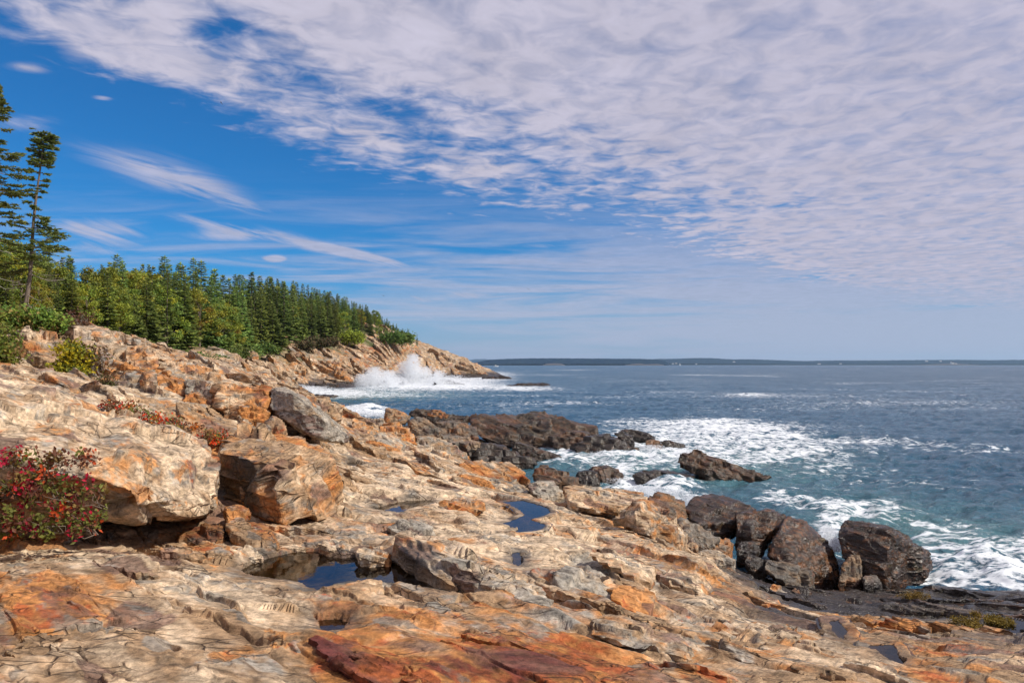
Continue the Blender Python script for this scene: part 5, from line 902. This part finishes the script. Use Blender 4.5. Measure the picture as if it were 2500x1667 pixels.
for i, (lab, vis, Y0) in enumerate((('dark wave-washed rock just in front of the big splash', [(955,918,0),(968,911,1),(1000,916,1),(1012,924,0),(980,928,-.5)], 185), ('long low dark reef awash right of the splash', [(1160,927,0),(1200,918,2),(1230,917,2),(1255,926,0),(1200,932,-1)], 262),
   ('outer flat reef streaked with foam beyond the headland', [(1235,940,0),(1290,934,1.5),(1340,939,1),(1350,945,0),(1280,946,-.5)], 175), ('low dark rock shelf in the cove below the near slope', [(735,968,0),(770,964,.8),(830,968,.8),(845,975,0),(780,979,-.4)], 112), ('brown wave-cut rock among the foam between splash and reef', [(1040,925,0),(1075,922,1),(1130,938,.5),(1140,946,0),(1080,938,-.5)], 182))):
    rock('reef_rock', lab, 'reef', vis, Y0, 6, 440+i, WET, kcol=.3, drop=2.5, rough=.7, group='dark reefs off the headland')
# rockweed on the wet shelf
for i, (lab, bl) in enumerate((('golden rockweed clump on the wet shelf, larger left one', [(2360,1518,10.3,32,6,.25),(2384,1500,10.7,10,6,.1)]), ('golden rockweed strip curving right above the grey puddle', [(2440,1515,10.6,36,5,.2)]), ('thin olive rockweed patch at the far side of the wet shelf', [(2230,1455,13.5,40,8,.2)]))):
    shrub('rockweed', lab, 'seaweed', bl, 1600, .028, [(.20, .12, .02), (.13, .085, .02), (.26, .16, .03)], (.4, .4, .2), 130+i, 0, 'rockweed clumps', clump=.02)

# ------------------------------------------------------------------ breaking waves
def splash(name, label, plumes, n, size, seed):
    r = np.random.default_rng(seed); w = np.array([p[6] for p in plumes]); w = w/w.sum(); k = r.choice(len(plumes), n, p=w); B = np.zeros((n, 3))
    px = np.zeros(n); py = np.zeros(n); Y = np.zeros(n)
    for i, (x, yb, yt, rx, Y0, dp, _, sk) in enumerate(plumes):
        m = k == i; c = m.sum(); t = r.random(c)**1.5; fil = r.normal(0, 1, c); j = (r.integers(0, 9, c)-4)/4
        px[m] = x+sk*t+rx*((.55*fil)*(1-.55*t)+.45*j*t*t); py[m] = yb+(yt-yb)*t*(1-.35*np.abs(j)*r.random(c)); Y[m] = Y0+r.normal(0, dp, c)
    N_ = fbm(np.stack([px*.045, py*.055, Y*.05], 1), 4, seed, .6); keep = (N_ > -.10-.22*r.random(n)); px, py, Y = px[keep], py[keep], Y[keep]; n = len(px)
    B = np.stack([(px-CX)/F*Y, Y, ZC-(py-HY)/F*Y], 1); s = size*r.uniform(.3, 1.0, n)**1.5; s = s*(1+.8*(r.random(n) < .08))
    V, Fc, _ = kites(B, rnd_dirs(n, r), s, s*.9, rnd_dirs(n, r), np.zeros((n, 3))); V2, F2, _ = kites(B+rnd_dirs(n, r)*s[:, None]*.4, rnd_dirs(n, r), s, s*.9, rnd_dirs(n, r), np.zeros((n, 3)))
    o = centred(name, np.r_[V, V2], np.r_[Fc, F2+len(V)], M_SPRAY, None, False); return tag(o, label, 'wave splash', kind='stuff')
splash('wave_splash', 'tall white plume of spray bursting against the headland', [
  (1010,945,862,22,178,2,2.2,-2),(1000,945,880,34,178,2,1.6,-6),(1028,945,893,34,179,2,1.2,8),(908,952,895,30,166,3,1.6,8),(885,955,912,28,164,3,1.2,2),(940,952,903,34,168,3,1.3,10),(1055,945,903,30,179,3,.9,14),(960,950,920,70,170,3,1.2,0),(1080,948,915,60,180,3,.9,20),(1150,948,925,70,184,3,.6,20),(1000,955,935,150,172,3,1.2,0)], 170000, .19, 1)
splash('wave_splash', 'low white surf rushing into the cove under the near slope', [(760,968,942,60,140,3,1.5,0),(720,955,938,40,146,3,.8,0),(830,970,955,60,134,3,1.0,0)], 36000, .16, 2)
splash('wave_splash', 'small white breaker behind the pointed boulder of the ledge', [(895,1020,1003,40,72,1,1.5,0),(865,1016,998,25,73,1,.8,-3),(925,1020,1010,30,70,1,.8,0)], 9000, .16, 3)
splash('wave_splash', 'white surge climbing between the ledge and the large wet boulder', [(1620,1235,1192,70,26,.6,1,20),(1560,1205,1185,50,27.5,.6,1,10),(1690,1235,1210,30,24,.5,.5,5)], 14000, .055, 4)
splash('wave_splash', 'white wash squeezing between the two biggest wet boulders', [(2030,1330,1285,30,19,.4,1,-10),(2040,1345,1310,20,18,.4,1,0)], 7000, .040, 5)
splash('wave_splash', 'foam collar where the swell breaks on the round pair of boulders', [(1500,1185,1165,40,31,.4,1,10),(1480,1115,1100,60,41,.5,1,0),(1590,1105,1085,40,42,.4,1,0)], 9000, .06, 6)

# ------------------------------------------------------------------ far shore, islands, boats, lighthouse, birds
def mat_far(name, c, c2, rough=.95, sc=.02):
    m, t, o = mat_new(name); p = t.new('ShaderNodeBsdfDiffuse'); g = t.new('ShaderNodeNewGeometry').outputs['Position']
    t.l.new(t.mix(t.ss(.35, .65, t.noise(g, sc, 6, .65)), rgb(*c), rgb(*c2)), p.inputs[0]); t.l.new(p.outputs[0], o.inputs[0]); return m
M_FAR1 = mat_far('far_forest', (.010, .026, .058), (.020, .040, .066)); M_FARROCK = mat_far('far_rock', (.13, .115, .11), (.09, .085, .09), sc=.2)  # far_forest: blue of the distance haze is put into its colour
def far_land(name, label, prof, Y, depth, mat, seed, trees=6.0):
    px = np.arange(prof[0][0], prof[-1][0]+.1, 1.2); top = np.interp(px, [p[0] for p in prof], [p[1] for p in prof]); nr = 14; rows = []
    for j in range(nr):
        t = j/(nr-1); y = Y+depth*t; hgt = (HY-top)*(Y+depth*.5)/F+ZC; x = (px-CX)/F*Y*(1+.0*t); prof_t = math.sin(math.pi*min(1, t*.98+.02))**.55 if t < .5 else math.sin(math.pi*(t))**.55+.001
        tex = fbm(np.stack([px*.12+seed, np.full(len(px), j*1.7), px*0], 1), 4, seed, .7)
        rows.append(np.stack([x*y/Y, np.full(len(px), y), np.maximum(hgt, 0)*prof_t+trees*tex*(prof_t > .2)-1.5], 1))
    V = np.concatenate(rows); return tag(link(name, mesh_np(name, V, grid_faces(nr, len(px)), mat, None, False)), label, kind='structure')
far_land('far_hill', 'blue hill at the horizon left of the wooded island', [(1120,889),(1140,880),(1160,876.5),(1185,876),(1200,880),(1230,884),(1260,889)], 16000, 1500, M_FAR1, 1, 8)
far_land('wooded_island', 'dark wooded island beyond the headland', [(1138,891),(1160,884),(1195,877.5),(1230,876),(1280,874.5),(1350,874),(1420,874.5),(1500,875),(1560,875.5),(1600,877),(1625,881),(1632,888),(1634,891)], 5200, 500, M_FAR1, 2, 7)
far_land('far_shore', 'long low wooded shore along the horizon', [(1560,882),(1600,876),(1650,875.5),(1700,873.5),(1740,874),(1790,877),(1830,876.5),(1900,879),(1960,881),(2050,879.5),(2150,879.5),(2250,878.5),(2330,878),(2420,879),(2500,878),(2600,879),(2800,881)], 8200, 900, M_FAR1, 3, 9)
far_land('island_cliff', 'pink granite cliff at the foot of the wooded island', [(1325,891),(1335,887),(1352,886.5),(1370,887),(1380,891)], 5100, 60, M_FARROCK, 4, 2)
far_land('island_cliff', 'pale rock shore at the right end of the wooded island', [(1525,891),(1545,888),(1560,886.5),(1575,889),(1605,887.5),(1622,890.5)], 5100, 60, M_FARROCK, 5, 2)
far_land('lighthouse_islet', 'low bare islet carrying the lighthouse', [(2225,891),(2270,889.5),(2305,887.5),(2330,887),(2350,888),(2375,890),(2400,891)], 6500, 120, M_FARROCK, 6, 1)
def gable(name, label, px, Y, w, d, h, rf, z0, parts_tower=None):
    x = (px-CX)/F*Y; root = bpy.data.objects.new(name, None); COL.objects.link(root); root.location = (x, Y, z0); tag(root, label, 'house')
    a = Acc(); a.add(*box((0, 0, h/2), (w, d, h))); v, f, _ = a.get(); link('wall', mesh_np('wall', v, f, M_WHITE, None, False), root)
    e = .4; V = np.array([(-w/2-e, -d/2-e, h+.05), (w/2+e, -d/2-e, h+.05), (w/2+e, d/2+e, h+.05), (-w/2-e, d/2+e, h+.05), (-w/2-e, 0, h+rf), (w/2+e, 0, h+rf)])
    link('roof', mesh_np('roof', V, [np.array([(0, 1, 5, 4), (2, 3, 4, 5), (3, 2, 1, 0)]), np.array([(0, 4, 3), (1, 2, 5)])], M_ROOF, None, False), root); return root
lx = (2321-CX)/F*6500
lh = bpy.data.objects.new('lighthouse', None); COL.objects.link(lh); lh.location = (lx, 6495, 15); tag(lh, 'white lighthouse tower on the low bare islet', 'lighthouse')
v, f = tube([(0, 0, -3), (0, 0, 10), (0, 0, 17)], [6, 5, 4], 12); link('tower', mesh_np('tower', v, f, M_WHITE), lh)
v, f = tube([(0, 0, 17), (0, 0, 18), (0, 0, 21), (0, 0, 23)], [5.2, 3, 3, .1], 12); link('lantern', mesh_np('lantern', v, f, M_ROOF), lh)
gable('keeper_house', 'white keeper house beside the lighthouse on the islet', 2326, 6490, 20, 14, 11, 7, 12)
gable('house', 'small white building right of the keeper house on the islet', 2334, 6485, 18, 10, 6, 4, 12)
for i, (px, py, Y, w) in enumerate(((1643,888,8150,22),(1651,887.3,8150,22),(1792,883.5,8300,26),(2262,882,8300,30),(2296,882,8300,24),(2000,888.5,8150,34),(2052,888,8150,22),(1700,889,8150,20))):
    gable('house', ['white house near the sailboat, left of two', 'white house near the sailboat, right of two', 'white house high on the far shore right of the wooded island', 'pale house on the far shore left of the lighthouse', 'smaller pale house on the far shore close to the lighthouse', 'white house low at the water of the far shore', 'little white house low at the water, right of its larger neighbour', 'white cottage at the water just right of the sailboat'][i], px, Y-40, w, 14, 9, 6, max(2, ZC+(HY-py)*Y/F-4))
def boat(px, Y):
    root = bpy.data.objects.new('motor_boat', None); COL.objects.link(root); root.location = ((px-CX)/F*Y, Y, 0); root.rotation_euler = (0, 0, .1); tag(root, 'white motor boat off the tip of the headland', 'boat')
    L, W, H = 13, 3.8, 1.9; V = []
    for t in np.linspace(0, 1, 9):
        b_ = W/2*(1-max(0, (t-.45)/.55)**2.2)*(.85+.15*min(1, t*4)); sh = H*(.85+.55*t*t); V += [(-L/2+L*t, -b_, sh), (-L/2+L*t, -b_*.7, -.4), (-L/2+L*t, b_*.7, -.4), (-L/2+L*t, b_, sh)]
    V = np.array(V); f = [[i*4+j, i*4+(j+1) % 4, i*4+4+(j+1) % 4, i*4+4+j] for i in range(8) for j in range(4)]+[[0, 3, 2, 1], [32, 33, 34, 35]]
    link('hull', mesh_np('hull', V, np.array(f), M_WHITE, None, False), root)
    a = Acc(); a.add(*box((-1.2, 0, 3.0), (4.2, 2.8, 2.6))); a.add(*box((-1.4, 0, 4.45), (4.8, 3.2, .25))); v, f, _ = a.get(); link('cabin', mesh_np('cabin', v, f, M_WHITE, None, False), root)
    v, f = tube([(-2, 0, 4.5), (-2, 0, 8.2)], [.14, .07], 6); link('mast', mesh_np('mast', v, f, M_ROOF), root)
boat(1211, 1900)
def sailboat(px, Y):
    root = bpy.data.objects.new('sailboat', None); COL.objects.link(root); root.location = ((px-CX)/F*Y, Y, 0); tag(root, 'sailboat with one white triangular sail in front of the far shore', 'sailboat')
    V = np.array([(-6, 0, 1.4), (-4, -1.6, 1.2), (3, -1.5, 1.2), (6.5, 0, 1.7), (3, 1.5, 1.2), (-4, 1.6, 1.2), (-4.5, 0, -.6), (3.5, 0, -.6)]); f = [np.array([(0, 1, 6), (0, 6, 5), (3, 7, 2), (3, 4, 7)]), np.array([(1, 2, 7, 6), (5, 6, 7, 4)]), np.array([(0, 5, 4, 3, 2, 1)])]
    link('hull', mesh_np('hull', V, f, M_WHITE, None, False), root)
    v, f = tube([(.5, 0, 1), (.5, 0, 18)], [.16, .08], 6); link('mast', mesh_np('mast', v, f, M_WHITE), root)
    V = np.array([(.3, 0, 2.4), (-5.5, .9, 2.6), (.3, 0, 17.4), (.35, .12, 2.4), (-5.45, 1.02, 2.6), (.35, .12, 17.4), (.9, 0, 15), (.9, -.2, 2), (6.2, -.4, 2), (.95, .12, 15), (.95, -.08, 2), (6.25, -.28, 2)])
    link('sail', mesh_np('sail', V, [np.array([(0, 1, 2), (3, 5, 4), (6, 7, 8), (9, 11, 10)]), np.array([(0, 3, 4, 1), (1, 4, 5, 2), (2, 5, 3, 0), (6, 9, 10, 7), (7, 10, 11, 8), (8, 11, 9, 6)])], M_SAIL, None, False), root)
sailboat(1660, 4300)
def bird(px, py, Y, roll, label):
    a = Acc(); n = 8; V = []
    for i, t in enumerate(np.linspace(-1, 1, n)): rr = .10*math.sqrt(max(.02, 1-t*t)); V.append((t*.38, 0, 0, rr))
    a.add(*tube([v[:3] for v in V], [v[3] for v in V], 7))
    for s in (-1, 1):
        W = np.array([(.15, s*.06, .03), (.22, s*.45, .20), (.02, s*.95, .10), (-.12, s*.5, .16), (-.12, s*.06, .02)]); a.add(np.r_[W, W-np.array((0, 0, .025))], np.array([(0, 1, 3, 4), (5, 9, 8, 6)])); a.add(np.r_[W, W-np.array((0, 0, .025))], np.array([(1, 2, 3), (6, 8, 7), (1, 6, 2), (2, 6, 7), (2, 7, 3), (3, 7, 8)]))
    v, f, _ = a.get(); o = link('bird', mesh_np('bird', v, f, M_DARK, None, False)); o.location = atY(px, py, Y); o.rotation_euler = (roll, .1, 1.2); tag(o, label, 'bird')
bird(1290, 706, 270, .5, 'small dark bird gliding over the open sea'); bird(936, 722, 300, .2, 'tiny dark bird in the sky right of the forest'); bird(790, 346, 330, .3, 'dark bird high up at the edge of the cloud bank'); bird(540, 252, 230, .9, 'bird with raised wings in the blue sky at upper left')

# ------------------------------------------------------------------ bedrock ledges: tilted plates of the same rock standing proud along the strike
def ledges(name, label, plan, kc, mat, seed0):
    r = np.random.default_rng(seed0); A = Acc(); cols = []; wets = []; n = 0
    for (pa, pb), (ya, yb), cnt, Lm, Wm, hm in plan:
        for _ in range(cnt):
            px = r.uniform(pa, pb); Y = math.exp(r.uniform(math.log(ya), math.log(yb))); x = (px-CX)/F*Y; z = ground_at(x, Y)
            if z < .12: continue
            skip = False
            for nme, zp, dep, poly in POOLP:
                if min(p[0] for p in poly)-.55 < x < max(p[0] for p in poly)+.55 and min(p[1] for p in poly)-.7 < Y < max(p[1] for p in poly)+.5: skip = True
            if skip: continue
            L, W, h = Lm*r.uniform(.45, 1.3), Wm*r.uniform(.5, 1.3), hm*r.uniform(.4, 1.25)
            if z < 1.7: h *= .75
            an = .72+r.normal(0, .38); d = np.array((math.cos(an), -math.sin(an))); nn = np.array((-d[1], d[0]))*-1     # nn points to the near left
            P = []
            for u in (-.5, -.17, .17, .5):
                for v in (-.5, .5):
                    q = np.array((x, Y))+d*L*(u+r.normal(0, .06))+nn*W*(v*(1 if abs(u) < .3 else .65)+r.normal(0, .07)); g = ground_at(*q); up = (h if v > 0 else h*.15)*(1 if abs(u) < .3 else .55)*r.uniform(.7, 1.2)-(0 if v > 0 else .02)
                    P.append((q[0], q[1], g+up)); P.append((q[0]-nn[0]*.04*0, q[1], g-.25*hm-.06))
            sz = F*L/Y; lev = min(sz*.8, 320); V, Fc = hull_rock(P, lev, seed0*30+n, .55, 80, 1.1, 5)
            zz = zone(np.array([CX+F*x/Y]), np.array([HY+F*(ZC-z)/Y]), ZR)[0]; gz = zone(np.array([CX+F*x/Y]), np.array([HY+F*(ZC-z)/Y]), ZG)[0]
            w = sstep(2.0, 1.0, V[:, 2]+fbm(V.astype(np.float32)*.5, 3, 15)); c = rock_color(V.astype(np.float32), kc, 100, .02+r.normal(0, .08), gz+r.normal(0, .08), zz, w*.95, None, .04+r.normal(0, .08))
            A.add(V, Fc, c); wets.append(w); n += 1
    v, f, c = A.get(); o = link(name, mesh_np(name, v, f, mat, {'col': c, 'wet': np.concatenate(wets)})); tag(o, label, kind='structure')
ledges('bedrock_ledges', 'tilted bedrock plates along the strike of the shore', [((1880, 2560), (9.0, 15.5), 34, 1.5, .55, .10), ((-120, 2550), (3.7, 6.2), 12, .8, .34, .05), ((-120, 2400), (6.0, 9.5), 16, 1.1, .42, .075), ((850, 1800), (8.5, 15), 18, 1.3, .5, .10), ((150, 850), (11.5, 20), 40, 1.5, .6, .18), ((-60, 850), (18, 34), 46, 2.4, 1.1, .32), ((850, 1150), (16, 30), 18, 1.6, .7, .22)], 1.0, M_ROCK, 31)
ledges('headland_ledges', 'blocky ledges of the headland wall', [((640, 1010), (125, 235), 90, 9, 4.0, 1.7), ((900, 1190), (240, 302), 60, 10, 5.0, 1.8), ((560, 720), (70, 150), 34, 6, 2.6, 1.0)], .42, M_ROCK_FAR, 57)

# ------------------------------------------------------------------ air
def haze():
    V, Fc = box((0, 9000, 110), (40000, 18900, 330)); me = mesh_np('haze', V, Fc, None, None, False); m, t, o = mat_new('haze'); v = t.new('ShaderNodeVolumePrincipled')
    v.inputs['Color'].default_value = rgb(.52, .76, 1.0); v.inputs['Density'].default_value = HAZE_DENSITY; v.inputs['Anisotropy'].default_value = .2; t.l.new(v.outputs[0], o.inputs['Volume']); me.materials.append(m)
    tag(link('haze', me), 'thin blue sea haze', kind='stuff')
HAZE_DENSITY = 4e-5
haze()
